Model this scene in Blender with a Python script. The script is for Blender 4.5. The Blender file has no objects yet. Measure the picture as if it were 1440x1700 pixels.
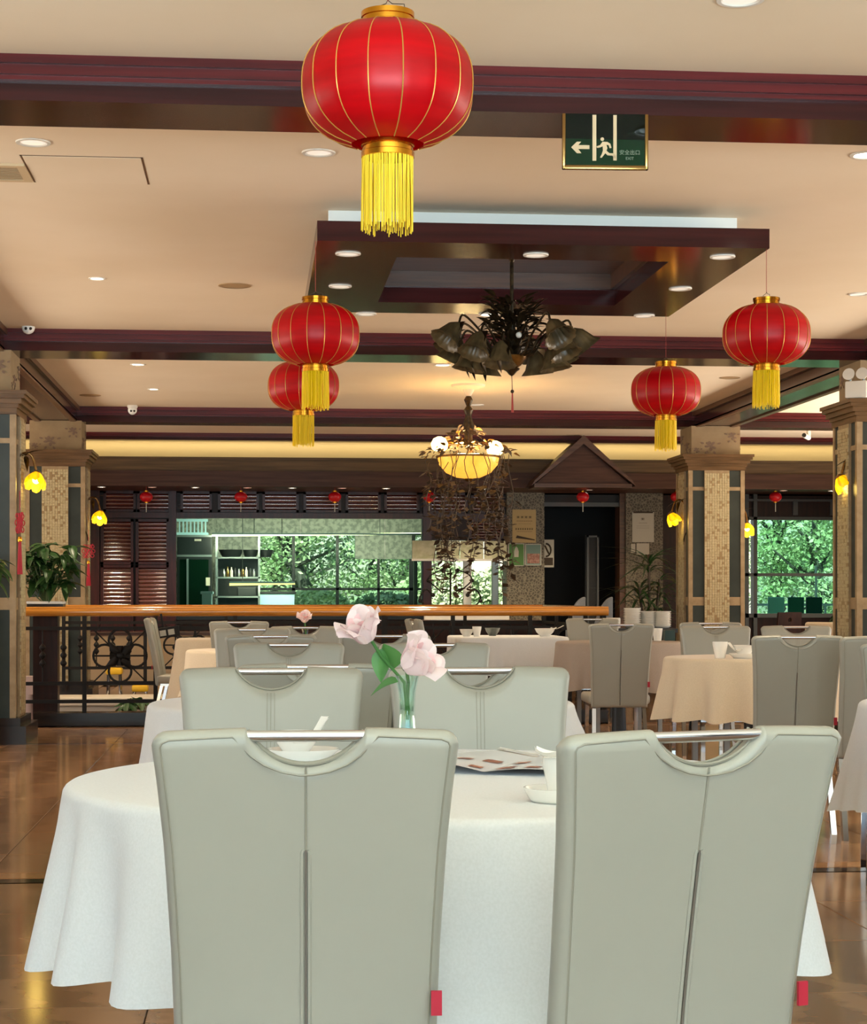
import bpy, bmesh, math, random
from mathutils import Vector, Matrix
from math import sin, cos, pi, sqrt, atan2, radians as R
random.seed(7)
SC = bpy.context.scene
COL = SC.collection
# ------------------------------------------------------------------ camera
EYE = 1.15
F, CX, HY = 3150.0, 720.0, 989.0          # focal length and horizon of the 1440 x 1700 frame
YAW = math.atan(295 / F)                  # camera turned a little to the right of the room axis
SA, CA = sin(YAW), cos(YAW)
cam = bpy.data.objects.new('camera', bpy.data.cameras.new('camera'))
COL.objects.link(cam)
cam.location = (0, 0, EYE)
cam.rotation_euler = (pi / 2, 0, -YAW)
cam.data.sensor_fit = 'HORIZONTAL'
cam.data.sensor_width = 36
cam.data.lens = 36 * F / 1440
cam.data.shift_y = (HY - 850) / 1440
cam.data.clip_start = 0.05
cam.data.clip_end = 300
SC.camera = cam
# ------------------------------------------------------------------ world, sun, daylight, exposure
SC.view_settings.view_transform = 'Standard'
SC.view_settings.look = 'None'
SC.view_settings.gamma = 1
SC.view_settings.use_curve_mapping = False
SC.view_settings.exposure = 0.0
w = bpy.data.worlds.new('sky'); SC.world = w; w.use_nodes = True
nt = w.node_tree
sky = nt.nodes.new('ShaderNodeTexSky'); sky.sky_type = 'NISHITA'; sky.sun_disc = False
sky.sun_elevation = R(50); sky.sun_rotation = R(200)
nt.links.new(sky.outputs[0], nt.nodes['Background'].inputs[0])
nt.nodes['Background'].inputs[1].default_value = 0.3

def light(kind, name, loc, rot, energy, color, **kw):
    d = bpy.data.lights.new(name, kind); d.energy = energy; d.color = color
    for k, v in kw.items(): setattr(d, k, v)
    o = bpy.data.objects.new(name, d); COL.objects.link(o)
    o.location = loc; o.rotation_euler = rot
    return o
light('SUN', 'sun', (0, 0, 30), (R(40), 0, R(-25)), 13.0, (1, .95, .86), angle=R(1))
# daylight through the rear windows, plus added lamps aimed up to brighten the ceiling
light('AREA', 'daylight_rear', (1.0, -3.6, 1.9), (R(84), 0, 0), 172, (.40, .76, 1.0), shape='RECTANGLE', size=9.5, size_y=2.2)
light('AREA', 'ceiling_fill_rear', (1.0, -3.5, 1.2), (R(128), 0, 0), 1020, (.74, .92, 1.0), shape='RECTANGLE', size=9.5, size_y=1.6, spread=R(78))
light('AREA', 'ceiling_fill_west', (-6.2, 14.5, 1.3), (0, R(-143), 0), 740, (1.0, .87, .72), shape='RECTANGLE', size=2.0, size_y=17, spread=R(130))
light('AREA', 'ceiling_fill_east', (9.2, 14.5, 1.3), (0, R(143), 0), 1280, (1.0, .88, .74), shape='RECTANGLE', size=2.0, size_y=17, spread=R(130))

def depth_xy(px, d): u = (px - CX) / F; return Vector((d * (SA + u * CA), d * (CA - u * SA)))
def at(px, py, Y):
    """room point seen at photograph pixel (px, py) on the plane y = Y"""
    u = (px - CX) / F; d = Y / (CA - u * SA)
    return Vector((d * (SA + u * CA), Y, EYE + d * (HY - py) / F))
def at_z(px, py, z):
    d = (z - EYE) * F / (HY - py); p = depth_xy(px, d)
    return Vector((p.x, p.y, z))
def at_d(px, py, d):
    p = depth_xy(px, d); return Vector((p.x, p.y, EYE + d * (HY - py) / F))

# ------------------------------------------------------------------ materials
def lin(c):
    c = c / 255; return c / 12.92 if c <= .04045 else ((c + .055) / 1.055) ** 2.4
def hexc(s): return tuple(lin(int(s[i:i + 2], 16)) for i in (0, 2, 4)) + (1,)
def mat(name, col, rough=.5, metal=0, noise=None, col2=None, stretch=(1, 1, 1), bump=0, spec=.5, coat=0, emit=None, estr=0,
        vary=0, voronoi=None, wave=None, ramp=(.35, .65), coords='Object', sheen=0, transl=0):
    m = bpy.data.materials.new(name); m.use_nodes = True
    nt = m.node_tree; N, L = nt.nodes, nt.links
    b = N['Principled BSDF']
    c1 = hexc(col) if isinstance(col, str) else col
    b.inputs['Base Color'].default_value = c1
    b.inputs['Roughness'].default_value = rough
    b.inputs['Metallic'].default_value = metal
    b.inputs['Specular IOR Level'].default_value = spec
    if coat: b.inputs['Coat Weight'].default_value = coat; b.inputs['Coat Roughness'].default_value = .08
    if sheen: b.inputs['Sheen Weight'].default_value = sheen
    if emit:
        b.inputs['Emission Color'].default_value = hexc(emit); b.inputs['Emission Strength'].default_value = estr
    out = None
    if noise or voronoi or wave:
        tc = N.new('ShaderNodeTexCoord'); mp = N.new('ShaderNodeMapping'); mp.inputs['Scale'].default_value = stretch
        L.new(tc.outputs[coords], mp.inputs[0])
        if wave:
            t = N.new('ShaderNodeTexWave'); t.inputs['Scale'].default_value = wave; t.inputs['Distortion'].default_value = 6
            t.inputs['Detail'].default_value = 4; t.inputs['Detail Scale'].default_value = 1.6
        elif voronoi:
            t = N.new('ShaderNodeTexVoronoi'); t.inputs['Scale'].default_value = voronoi; t.feature = 'DISTANCE_TO_EDGE'
        else:
            t = N.new('ShaderNodeTexNoise'); t.inputs['Scale'].default_value = noise; t.inputs['Detail'].default_value = 5
        L.new(mp.outputs[0], t.inputs['Vector'])
        rp = N.new('ShaderNodeValToRGB')
        rp.color_ramp.elements[0].position, rp.color_ramp.elements[1].position = ramp
        rp.color_ramp.elements[0].color = c1; rp.color_ramp.elements[1].color = hexc(col2) if col2 else c1
        L.new(t.outputs[0], rp.inputs[0]); out = rp.outputs[0]
        if bump:
            bp = N.new('ShaderNodeBump'); bp.inputs['Strength'].default_value = bump; bp.inputs['Distance'].default_value = .01
            L.new(t.outputs[0], bp.inputs['Height']); L.new(bp.outputs[0], b.inputs['Normal'])
    if vary:
        oi = N.new('ShaderNodeObjectInfo'); hs = N.new('ShaderNodeHueSaturation')
        mr = N.new('ShaderNodeMapRange'); mr.inputs[3].default_value = 1 - vary; mr.inputs[4].default_value = 1 + vary
        L.new(oi.outputs['Random'], mr.inputs[0]); L.new(mr.outputs[0], hs.inputs['Value'])
        if out: L.new(out, hs.inputs['Color'])
        else: hs.inputs['Color'].default_value = c1
        out = hs.outputs[0]
    if out: L.new(out, b.inputs['Base Color'])
    if transl:
        tl = N.new('ShaderNodeBsdfTranslucent'); mx = N.new('ShaderNodeMixShader'); mx.inputs[0].default_value = transl
        if out: L.new(out, tl.inputs[0])
        else: tl.inputs[0].default_value = c1
        L.new(b.outputs[0], mx.inputs[1]); L.new(tl.outputs[0], mx.inputs[2]); L.new(mx.outputs[0], N['Material Output'].inputs[0])
    return m
def glass_mat(name, tint, gloss=.06, rough=0.0):   # gloss 0: plain tinted pane
    m = bpy.data.materials.new(name); m.use_nodes = True
    N, L = m.node_tree.nodes, m.node_tree.links
    N.remove(N['Principled BSDF'])
    t = N.new('ShaderNodeBsdfTransparent'); t.inputs[0].default_value = hexc(tint)
    g = N.new('ShaderNodeBsdfGlossy'); g.inputs['Roughness'].default_value = rough
    if gloss == 0:
        L.new(t.outputs[0], N['Material Output'].inputs[0]); return m
    lw = N.new('ShaderNodeLayerWeight'); lw.inputs[0].default_value = .25
    ml = N.new('ShaderNodeMath'); ml.operation = 'MULTIPLY_ADD'; ml.inputs[1].default_value = .25; ml.inputs[2].default_value = gloss
    mx = N.new('ShaderNodeMixShader')
    L.new(lw.outputs['Fresnel'], ml.inputs[0]); L.new(ml.outputs[0], mx.inputs[0])
    L.new(t.outputs[0], mx.inputs[1]); L.new(g.outputs[0], mx.inputs[2]); L.new(mx.outputs[0], N['Material Output'].inputs[0])
    return m
M = {}
M['ceiling'] = mat('cream_ceiling_paint', 'ead9bf', .7, noise=.7, col2='e2cfb2')
M['white_paint'] = mat('white_paint', 'e8e8e2', .6)
M['beam'] = mat('dark_red_lacquered_wood', '3a1413', .16, noise=3, col2='280c0c', stretch=(.35, 6, 6), spec=.3)
M['beam_long'] = mat('dark_red_lacquered_wood_long', '391612', .18, noise=3, col2='260e0c', stretch=(6, .35, 6), spec=.4)
M['moulding'] = mat('red_brown_moulding', '5e1a1a', .3, noise=3, col2='451010', stretch=(.35, 8, 8), spec=.25)
M['brown_wood'] = mat('brown_stained_wood', '5a3a26', .32, noise=4, col2='422818', stretch=(.5, 8, 8))
M['fascia'] = mat('fascia_wood', '4e3122', .45, noise=4, col2='3c2216', stretch=(.4, 8, 8), spec=.25)
M['fascia_hi'] = mat('upper_fascia_wood', '6a5236', .5, noise=4, col2='54402a', stretch=(.4, 8, 8), spec=.25)
M['cap_wood'] = mat('column_capital_wood', '6e5030', .35, noise=4, col2='523818', stretch=(1, 1, 8), spec=.3)
M['dark_wall'] = mat('dark_brown_panelling', '33190f', .4, noise=4, col2='231009', stretch=(6, 6, .6), spec=.25)
M['mahogany'] = mat('mahogany_panel', '3e1512', .3, noise=4, col2='2a0d0b', stretch=(6, 6, .6), spec=.3)
M['louvre'] = mat('louvre_lacquer', '5a2620', .16, spec=1.0, coat=1)
M['louvre'].node_tree.nodes['Principled BSDF'].inputs['Coat IOR'].default_value = 2.3
M['louvre'].node_tree.nodes['Principled BSDF'].inputs['Coat Roughness'].default_value = .14
M['grey_frame'] = mat('grey_painted_frame', '46494a', .4)
M['shaft'] = mat('grey_green_column_stone', '383e3a', .3, noise=5, col2='2f3531', spec=.25)
M['trim_stone'] = mat('beige_stone_trim', 'a38b68', .4, noise=14, col2='8f7754')
M['mosaic'] = mat('beige_mosaic', 'c6b68e', .35, noise=60, col2='ad9b72')
M['mosaic_dark'] = mat('brown_mosaic', '9a8056', .35)
M['neck'] = mat('flowered_wallpaper', '97805f', .7, noise=9, col2='8e7656')
M['flower_print'] = mat('brown_flower_print', '79604e', .7)
M['black_stone'] = mat('black_polished_stone', '2a1f18', .25, spec=.3)
M['tile'] = mat('brown_marble_tile', '9f7a58', .12, wave=.9, col2='836244', stretch=(1.2, 2.8, 1), vary=.06, ramp=(.2, .8), spec=.6)
M['grout'] = mat('floor_bed', '6b4d33', .4)
M['dark_band'] = mat('dark_marble_band', '2a1c14', .08)
M['light_band'] = mat('light_marble_band', 'b98a5c', .08, noise=3, col2='a5774b')
M['leather'] = mat('greige_leather', 'a19e91', .34, noise=2.5, col2='9e9b8e', spec=.5)
M['leather_seam'] = mat('leather_seam_thread', '8e897a', .5)
M['slit_shade'] = mat('painted_slit_shade', '6a6056', .6)  # dark colour painted in for the shade inside the slit
M['chrome'] = mat('chrome', 'd8d8da', .06, 1)
M['tag_red'] = mat('red_woven_tag', 'b01830', .6)
M['cloth'] = mat('white_tablecloth', 'e2e2e0', .75, noise=220, col2='dcdcd9', bump=.03, sheen=.2)
M['cloth_tan'] = mat('ecru_tablecloth', 'd9c7ab', .75, noise=220, col2='d0bd9f', bump=.03, sheen=.2)
M['cloth_grey'] = mat('taupe_tablecloth', 'a7998c', .75, noise=220, col2='a09183', bump=.03)
M['table'] = mat('dark_table_metal', '2a2624', .4)
M['table_leg'] = mat('grey_metal_leg', '8a8078', .3, .8)
M['porcelain'] = mat('white_porcelain', 'f1eee6', .12, spec=.6)
M['red_silk'] = mat('red_lantern_satin', 'c8020e', .38, noise=3, col2='b0020c', stretch=(1, 1, 8), spec=.28, transl=.25)
M['gold_line'] = mat('gold_thread', 'c89a48', .35, .5)
M['gold'] = mat('gold_foil', 'd9962e', .18, 1)
M['tassel'] = mat('yellow_silk_fringe', 'f7d800', .5, transl=.25)
M['wire'] = mat('dark_wire', '4a4038', .4, .6)
M['red_cord'] = mat('red_cord', 'a03028', .6)
M['red_bead'] = mat('small_red_lantern_silk', 'c8101c', .4)
M['bronze'] = mat('dark_bronze', '4a3a24', .35, .7, noise=30, col2='241b10')
M['bronze_hi'] = mat('antique_bronze', '8a6028', .3, .7, noise=20, col2='5e3e18')
M['smoked'] = mat('smoked_brown_shade_glass', '806a46', .35, noise=12, col2='51432b', spec=.7, transl=.3)
M['bulb'] = mat('lit_bulb_glass', 'fff0c0', .3, emit='ffdc8c', estr=6)
M['alabaster'] = mat('lit_alabaster_bowl', 'f0c060', .3, emit='ffb840', estr=1.05, noise=7, col2='c89038')
M['shade_yellow'] = mat('lit_yellow_flower_shade', 'f0d020', .3, emit='ffc80a', estr=.12, transl=.45)
M['lamp_on'] = mat('lit_downlight', 'ffffff', .3, emit='fff4dc', estr=14)
M['lamp_dim'] = mat('downlight_reflector', 'e8e6e0', .2, emit='fff0dc', estr=.55)
M['lamp_red'] = mat('lit_downlight_warm', 'ffd8c0', .3, emit='ffb090', estr=3)
M['off_white'] = mat('off_white_plastic', 'ded8cc', .35)
M['lens_black'] = mat('camera_lens', '0c0c0e', .1)
M['speaker'] = mat('ceiling_speaker_mesh', 'ab8c64', .6)
M['leaf'] = mat('glossy_green_leaf', '33552a', .35, noise=8, col2='23401c', transl=.15)
M['leaf_bright'] = mat('bright_green_leaf', '5f9a55', .4, noise=8, col2='4a8242', transl=.3)
M['stem'] = mat('plant_stem', '4a5a2c', .5)
M['twig'] = mat('dry_twig', '4a3826', .6)
M['petal'] = mat('pale_pink_petal', 'fff3ef', .5, noise=9, col2='fbe2e4', transl=.3)
M['petal_deep'] = mat('pink_petal', 'fbd9da', .5, noise=9, col2='f7c6ca', transl=.3)
M['vase'] = glass_mat('clear_vase_glass', 'eefaf4', .08)
M['pane'] = glass_mat('kitchen_window_glass', 'eaf6ee', .0)
M['pane_clear'] = glass_mat('clear_window_glass', 'f2faf6', .0)
M['pane_teal'] = glass_mat('tinted_window_glass', 'cdeede', .0)
M['sign_glass'] = glass_mat('green_sign_glass', '4f9680', .02)
M['sign_cream'] = mat('luminous_cream_print', 'cdb287', .5)
M['brass'] = mat('brass', '9a7844', .2, .9)
M['iron'] = mat('wrought_iron', '1a1613', .6, 0, spec=.3)
M['handrail'] = mat('varnished_handrail_wood', 'cf8a3a', .14, noise=4, col2='b87428', stretch=(.5, 8, 8), coat=.6)
M['stone_pier'] = mat('patterned_grey_stone', '7d7460', .5, voronoi=26, col2='4b4436', ramp=(.02, .16), bump=.3)
M['stone_dark'] = mat('patterned_kitchen_wall', '9ca195', .4, noise=14, col2='71786f', ramp=(.42, .58))
M['black'] = mat('black_interior', '0c0d10', .6)
M['paper_cream'] = mat('cream_notice_paper', 'b49c6c', .7)
M['paper_white'] = mat('white_notice_paper', 'b9b6a8', .7)
M['paper_green'] = mat('green_poster_paper', '4f7a3c', .6)
M['paper_photo'] = mat('photo_poster_paper', '8a5a4e', .6, noise=40, col2='b08a78')
M['paper_blue'] = mat('pale_teal_print', '6f8a80', .6)
M['ink'] = mat('dark_print_ink', '3a2c1c', .7)
M['food_print'] = mat('food_photo_print', '7a3a2c', .4, noise=60, col2='c88a70')
M['page'] = mat('glossy_menu_paper', 'f0eef2', .15)
M['steel'] = mat('brushed_steel', '7e8482', .3, .8)
M['dark_steel'] = mat('dark_oven_steel', '1c2022', .3, .2, spec=.3)
M['blue_box'] = mat('pale_blue_plastic', 'a8d8e6', .4)
M['tube'] = mat('lit_light_tube', 'fff4c8', .3, emit='fff0bc', estr=7)
M['tube_warm'] = mat('lit_warm_tube', 'ffe8a0', .3, emit='ffe08a', estr=2.5)
M['yellow_seat'] = mat('yellow_plastic', 'e0b020', .4)
M['grey_fabric'] = mat('pale_grey_upholstery', '8f9498', .8, noise=90, col2='868b90')
M['white_stone'] = mat('white_planter_stone', 'cfc4b0', .5)
M['pink_ceramic'] = mat('pale_pink_ceramic', 'dcc0b4', .4)
M['dark_pot'] = mat('dark_glazed_pot', '26221e', .25)
M['basket_pot'] = mat('striped_black_white_pot', '2a2826', .5)
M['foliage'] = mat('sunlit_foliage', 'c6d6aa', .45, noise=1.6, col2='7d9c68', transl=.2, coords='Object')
M['foliage_dark'] = mat('shaded_foliage', '94ac88', .5, noise=1.6, col2='4c664c', transl=.15)  # lit and shaded leaf copies, light and shade held in the colour
M['bark'] = mat('tree_bark', '4d5048', .8, noise=8, col2='363830', stretch=(3, 3, .5))
M['lawn'] = mat('pale_paving', 'b4ae98', .8, noise=6, col2='a39c86')
M['pelmet'] = mat('frosted_cream_panel', 'cbc7a4', .4, noise=10, col2='b5b389', ramp=(.4, .6))
M['plaster'] = mat('beige_plaster', 'c9b08a', .6)
M['cove'] = mat('cove_plaster', 'd8c08c', .6)

# ------------------------------------------------------------------ mesh helpers
def smooth(pts, n=5):
    P = [Vector(p) for p in pts]; P = [P[0] * 2 - P[1]] + P + [P[-1] * 2 - P[-2]]; out = []
    for i in range(1, len(P) - 2):
        a, b, c, d = P[i - 1:i + 3]
        for k in range(n):
            t = k / n; out.append(.5 * (2 * b + (c - a) * t + (2 * a - 5 * b + 4 * c - d) * t * t + (3 * b - a - 3 * c + d) * t ** 3))
    return out + [P[-2]]
class MB:
    def __init__(s): s.v = []; s.f = []
    def add(s, vs, fs):
        n = len(s.v); s.v += [tuple(p) for p in vs]; s.f += [tuple(i + n for i in f) for f in fs]; return s
    def box(s, x0, y0, z0, x1, y1, z1):
        if x0 > x1: x0, x1 = x1, x0
        if y0 > y1: y0, y1 = y1, y0
        if z0 > z1: z0, z1 = z1, z0
        return s.add([(x0, y0, z0), (x1, y0, z0), (x1, y1, z0), (x0, y1, z0), (x0, y0, z1), (x1, y0, z1), (x1, y1, z1), (x0, y1, z1)],
                     [(0, 3, 2, 1), (4, 5, 6, 7), (0, 1, 5, 4), (1, 2, 6, 5), (2, 3, 7, 6), (3, 0, 4, 7)])
    def rbox(s, x0, y0, z0, x1, y1, z1, r=.01, seg=2):
        bm = bmesh.new(); bmesh.ops.create_cube(bm, size=1)
        for v in bm.verts: v.co = Vector(((x0 + x1) / 2 + v.co.x * (x1 - x0), (y0 + y1) / 2 + v.co.y * (y1 - y0), (z0 + z1) / 2 + v.co.z * (z1 - z0)))
        bmesh.ops.bevel(bm, geom=bm.edges[:], offset=r, segments=seg, profile=.5, affect='EDGES')
        bm.verts.index_update()
        s.add([v.co[:] for v in bm.verts], [[v.index for v in f.verts] for f in bm.faces]); bm.free(); return s
    def tube(s, pts, r, n=8, caps=True, flat=1.0):
        pts = [Vector(p) for p in pts]
        rs = r if isinstance(r, (list, tuple)) else [r] * len(pts)
        rings = []; up = None
        for i, p in enumerate(pts):
            t = (pts[min(i + 1, len(pts) - 1)] - pts[max(i - 1, 0)])
            t = t.normalized() if t.length > 1e-9 else Vector((0, 0, 1))
            if up is None: up = t.orthogonal().normalized()
            up = (up - t * up.dot(t)); up = up.normalized() if up.length > 1e-6 else t.orthogonal().normalized()
            sd = t.cross(up)
            rings.append([p + up * cos(2 * pi * k / n) * rs[i] * flat + sd * sin(2 * pi * k / n) * rs[i] for k in range(n)])
        b = len(s.v)
        for rg in rings: s.v += [tuple(q) for q in rg]
        for i in range(len(rings) - 1):
            for k in range(n):
                s.f.append((b + i * n + k, b + i * n + (k + 1) % n, b + (i + 1) * n + (k + 1) % n, b + (i + 1) * n + k))
        if caps:
            s.f.append(tuple(b + k for k in reversed(range(n)))); e = b + (len(rings) - 1) * n
            s.f.append(tuple(e + k for k in range(n)))
        return s
    def lathe(s, prof, n=24, c=(0, 0, 0), a0=0, a1=2 * pi, wob=None):
        full = abs(a1 - a0 - 2 * pi) < 1e-6; m = n if full else n + 1; b = len(s.v)
        for r, z in prof:
            for k in range(m):
                a = a0 + (a1 - a0) * k / n; rr = r * (wob(a, r, z) if wob else 1)
                s.v.append((c[0] + rr * cos(a), c[1] + rr * sin(a), c[2] + z))
        for i in range(len(prof) - 1):
            for k in range(n):
                k2 = (k + 1) % m
                s.f.append((b + i * m + k, b + i * m + k2, b + (i + 1) * m + k2, b + (i + 1) * m + k))
        return s
    def ball(s, c, r, n=10, sz=1):
        prof = [(r * sin(pi * i / (n // 2 + 2)) + 1e-5, -r * sz * cos(pi * i / (n // 2 + 2))) for i in range(n // 2 + 3)]
        return s.lathe(prof, n, c)
    def prism(s, poly, z0, z1, axis='y'):
        """2D outline extruded: axis y means outline in xz, thickness along y"""
        n = len(poly)
        def P(a, b, t): return (a, t, b) if axis == 'y' else ((a, b, t) if axis == 'z' else (t, a, b))
        s.add([P(a, b, z0) for a, b in poly] + [P(a, b, z1) for a, b in poly],
              [tuple(range(n)), tuple(reversed(range(n, 2 * n)))] + [(i, i + n, (i + 1) % n + n, (i + 1) % n) for i in range(n)])
        return s
    def quad(s, a, b, c, d): return s.add([a, b, c, d], [(0, 1, 2, 3)])
    def grid(s, P, nu, nv, closed=False):
        b = len(s.v)
        for j in range(nv + 1):
            for i in range(nu + 1): s.v.append(tuple(P(i / nu, j / nv)))
        for j in range(nv):
            for i in range(nu):
                q = b + j * (nu + 1) + i; s.f.append((q, q + 1, q + nu + 2, q + nu + 1))
        return s
    def xf(s, mtx): s.v = [tuple(mtx @ Vector(p)) for p in s.v]; return s
    def mesh(s, name, m, smooth=35):
        me = bpy.data.meshes.new(name); me.from_pydata(s.v, [], s.f)
        if m: me.materials.append(M[m] if isinstance(m, str) else m)
        bm = bmesh.new(); bm.from_mesh(me); bmesh.ops.recalc_face_normals(bm, faces=bm.faces); bm.to_mesh(me); bm.free()
        if smooth:
            me.polygons.foreach_set('use_smooth', [True] * len(me.polygons))
            me.set_sharp_from_angle(angle=R(smooth))
        me.update(); return me
    def build(s, name, m, parent=None, smooth=35, loc=None, rot=None):
        return obj(name, s.mesh(name, m, smooth), parent, loc, rot)
def obj(name, me, parent=None, loc=None, rot=None):
    o = bpy.data.objects.new(name, me); COL.objects.link(o)
    if parent: o.parent = parent
    if loc is not None: o.location = loc
    if rot is not None: o.rotation_euler = rot
    return o
def tag(o, label=None, cat=None, group=None, kind=None):
    if label: o['label'] = label
    if cat: o['category'] = cat
    if group: o['group'] = group
    if kind: o['kind'] = kind
    return o
def thing(name, label, cat, loc=(0, 0, 0), rz=0, group=None, rot=None):
    o = bpy.data.objects.new(name, None); COL.objects.link(o); o.empty_display_size = .05
    o.location = loc; o.rotation_euler = rot if rot else (0, 0, rz)
    return tag(o, label, cat, group)
def struct(name, mb, m, smooth=30, parent=None):
    o = mb.build(name, m, parent, smooth); o['kind'] = 'structure'; return o
KIDS = {}
def kids_index():
    KIDS.clear()
    for o in COL.objects:
        if o.parent: KIDS.setdefault(o.parent, []).append(o)
def dup(root, loc, rz=0, label=None, group=None, scale=None):
    """copy of a thing with copies of its parts and sub-parts"""
    kids_index()
    def cp(o, par):
        c = o.copy(); COL.objects.link(c)
        if par: c.parent = par
        for ch in KIDS.get(o, []): cp(ch, c)
        return c
    c = cp(root, None); c.location = loc; c.rotation_euler = (0, 0, rz)
    if scale: c.scale = scale
    if label: c['label'] = label
    if group: c['group'] = group
    return c
# ------------------------------------------------------------------ room shell
ZC, ZB = 3.23, 3.065                     # ceiling plaster and beam soffits
XW, XE, YS, YN = -6.5, 9.5, -4.0, 26.2    # hall walls
LBX, RBX = -2.18, 5.17                   # column / long beam axes
fl = MB()
PIT = (-1.75, 17.2, at(1000, 1015, 17.0).x - .15, 20.6)     # garden pit behind the railing
for x0, y0, x1, y1 in ((XW, YS, XE, PIT[1]), (XW, PIT[3], XE, YN + 4.2), (XW, PIT[1], PIT[0], PIT[3]), (PIT[2], PIT[1], XE, PIT[3])):
    fl.box(x0, y0, -.3, x1, y1, -.012)
fl.box(PIT[0], PIT[1], -.35, PIT[2], PIT[3], -.25)
floor = struct('floor', fl, 'grout')
ts = .8
BANDY, BANDW = 7.77, .11
tile_me = MB().rbox(-.3985, -.3985, -.014, .3985, .3985, 0, .0015, 1).mesh('tile', 'tile', 0)
cut_a = MB().rbox(-.3985, -.7985, -.014, .3985, -.0705, 0, .0015, 1).mesh('cut_tile', 'tile', 0)
cut_b = MB().rbox(-.3985, .2265, -.014, .3985, .7985, 0, .0015, 1).mesh('cut_tile', 'tile', 0)
for j in range(17):
    for i in range(-5, 9):
        x = i * ts + .1; y = 3.0 + j * ts + .37
        if y > 17.0 or abs(x) > .27 * y + 1.2 and x > 0 or x < -.15 * y - 1.1: continue
        if abs(y - BANDY) < .5: continue
        o = obj('tile', tile_me, floor, (x, y, 0)); o.rotation_euler.z = random.choice((0, pi))
for i in range(-5, 9):   # narrow course between the band and the light strip
    obj('tile', cut_a, floor, (i * ts + .1, BANDY, 0)); obj('tile', cut_b, floor, (i * ts + .1, BANDY, 0))
for nm, y, wd, m in (('trim_1', BANDY, BANDW, 'dark_band'), ('trim_2', BANDY + .14, .15, 'light_band'), ('trim_3', 14.95, .06, 'dark_band')):
    struct(nm, MB().box(XW, y - wd / 2, -.013, XE, y + wd / 2, .001), m)
struct('trim_4', MB().box(PIT[0] - .2, 16.98, 0, PIT[2] + .2, 17.2, .09).box(PIT[0] - .2, 16.95, .09, PIT[2] + .2, 17.22, .115), 'black_stone')   # kerb
fl2 = MB()
for x0, y0, x1, y1 in ((XW, 16.6 + .37, PIT[0] - .2, YN), (PIT[2] + .2, 16.97, XE, YN), (PIT[0], PIT[3], PIT[2], YN)):
    fl2.box(x0, y0, -.0125, x1, y1, -.001)
struct('floor_rear', fl2, 'tile')
struct('ceiling', MB().box(XW, YS - 2, ZC, XE, YN + .2, ZC + .3), 'ceiling')  # carried past the south wall as an added overhang to block the sun
# walls: west, east and south are window walls outside the picture
for nm, x in (('wall_west', XW), ('wall_east', XE)):
    m = MB().box(x - .15, YS, 0, x + .15, YN, .45).box(x - .15, YS, 2.95, x + .15, YN, ZC).box(x - .15, 21, .45, x + .15, YN, 2.95)
    for k in range(11): m.box(x - .1, YS + k * 2.5, .45, x + .1, YS + k * 2.5 + .15, 2.95)
    struct(nm, m, 'dark_wall')
m = MB().box(XW, YS - .15, 0, XE, YS + .15, .4).box(XW, YS - .15, 3.0, XE, YS + .15, ZC)
for k in range(7): m.box(XW + k * 2.64, YS - .1, .4, XW + k * 2.64 + .14, YS + .1, 3.0)
struct('wall_south', m, 'dark_wall')

# cross beams, each with a stepped moulding along its upper edge
def cross_beam(n, y0, y1, zb, crown):
    b = struct('trim_%d' % n, MB().box(XW, y0, zb, XE, y1, ZC), 'beam')
    mo = MB(); h = ZC - zb
    if crown:
        for a0, a1, d in ((.0, .20, .055), (.20, .27, .035), (.27, .44, .042), (.44, .50, .022), (.5, .56, .03)):
            for y, s in ((y0, -1), (y1, 1)): mo.box(XW, y, ZC - a0 * h, XE, y + s * d, ZC - a1 * h)
        struct('moulding', mo, 'moulding', parent=b)
    return b
cross_beam(5, 7.45, 7.86, ZB, True)
cross_beam(6, 15.05, 15.55, ZB, True)
cross_beam(7, 21.15, 21.5, ZB, True)
cross_beam(8, 24.45, 24.65, 3.14, True)
def long_beam(n, x0, x1):
    b = struct('trim_%d' % n, MB().box(x0, YS, ZB + .004, x1, 21.3, ZC - .001), 'beam_long')
    mo = MB()
    for x, s in ((x0, -1), (x1, 1)):
        mo.box(x, YS, ZC - .05, x + s * .03, 21.3, ZC - .002).box(x, YS, ZB - .012, x - s * .06, 21.3, ZB + .02)
    struct('moulding', mo, 'brown_wood', parent=b)
long_beam(9, LBX - .225, LBX + .225)
long_beam(10, RBX - .225, RBX + .225)

# ------------------------------------------------------------------ back wall (Y = 26.2)
def wx(px, Y=YN): return at(px, 900, Y).x
def wz(py, Y=YN): return at(720, py, Y).z
Z1 = 2.58                                  # soffit
zwin = wz(860)
wb = struct('wall_north', MB().box(XW, YN, Z1 - .02, XE, YN + .2, ZC)
            .box(XW, YN, zwin, wx(292), YN + .2, Z1).box(XW, YN, 0, wx(290), YN + .2, zwin)
            .box(wx(292), YN, 0, wx(703), YN + .2, .86)
            .box(wx(292), YN, zwin, wx(703), YN + .2, Z1)
            .box(wx(703), YN, 1.92, wx(842), YN + .2, Z1).box(wx(703), YN, 0, wx(842), YN + .2, .86).box(wx(842), YN, 0, wx(845), YN + .2, Z1)
            .box(wx(1098), YN, 0, wx(1130), YN + .2, Z1)
            .box(wx(1130), YN, wz(857), XE, YN + .2, Z1).box(wx(1130), YN, 0, XE, YN + .2, wz(1026)).box(wx(1420), YN, 0, XE, YN + .2, Z1), 'dark_wall')
pier = struct('wall_pier', MB().box(wx(840), YN - .12, 0, wx(902), YN + .35, Z1), 'stone_pier')
pier2 = struct('wall_pier.001', MB().box(wx(1037), YN - .12, 0, wx(1098), YN + .35, Z1), 'stone_pier')
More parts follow.
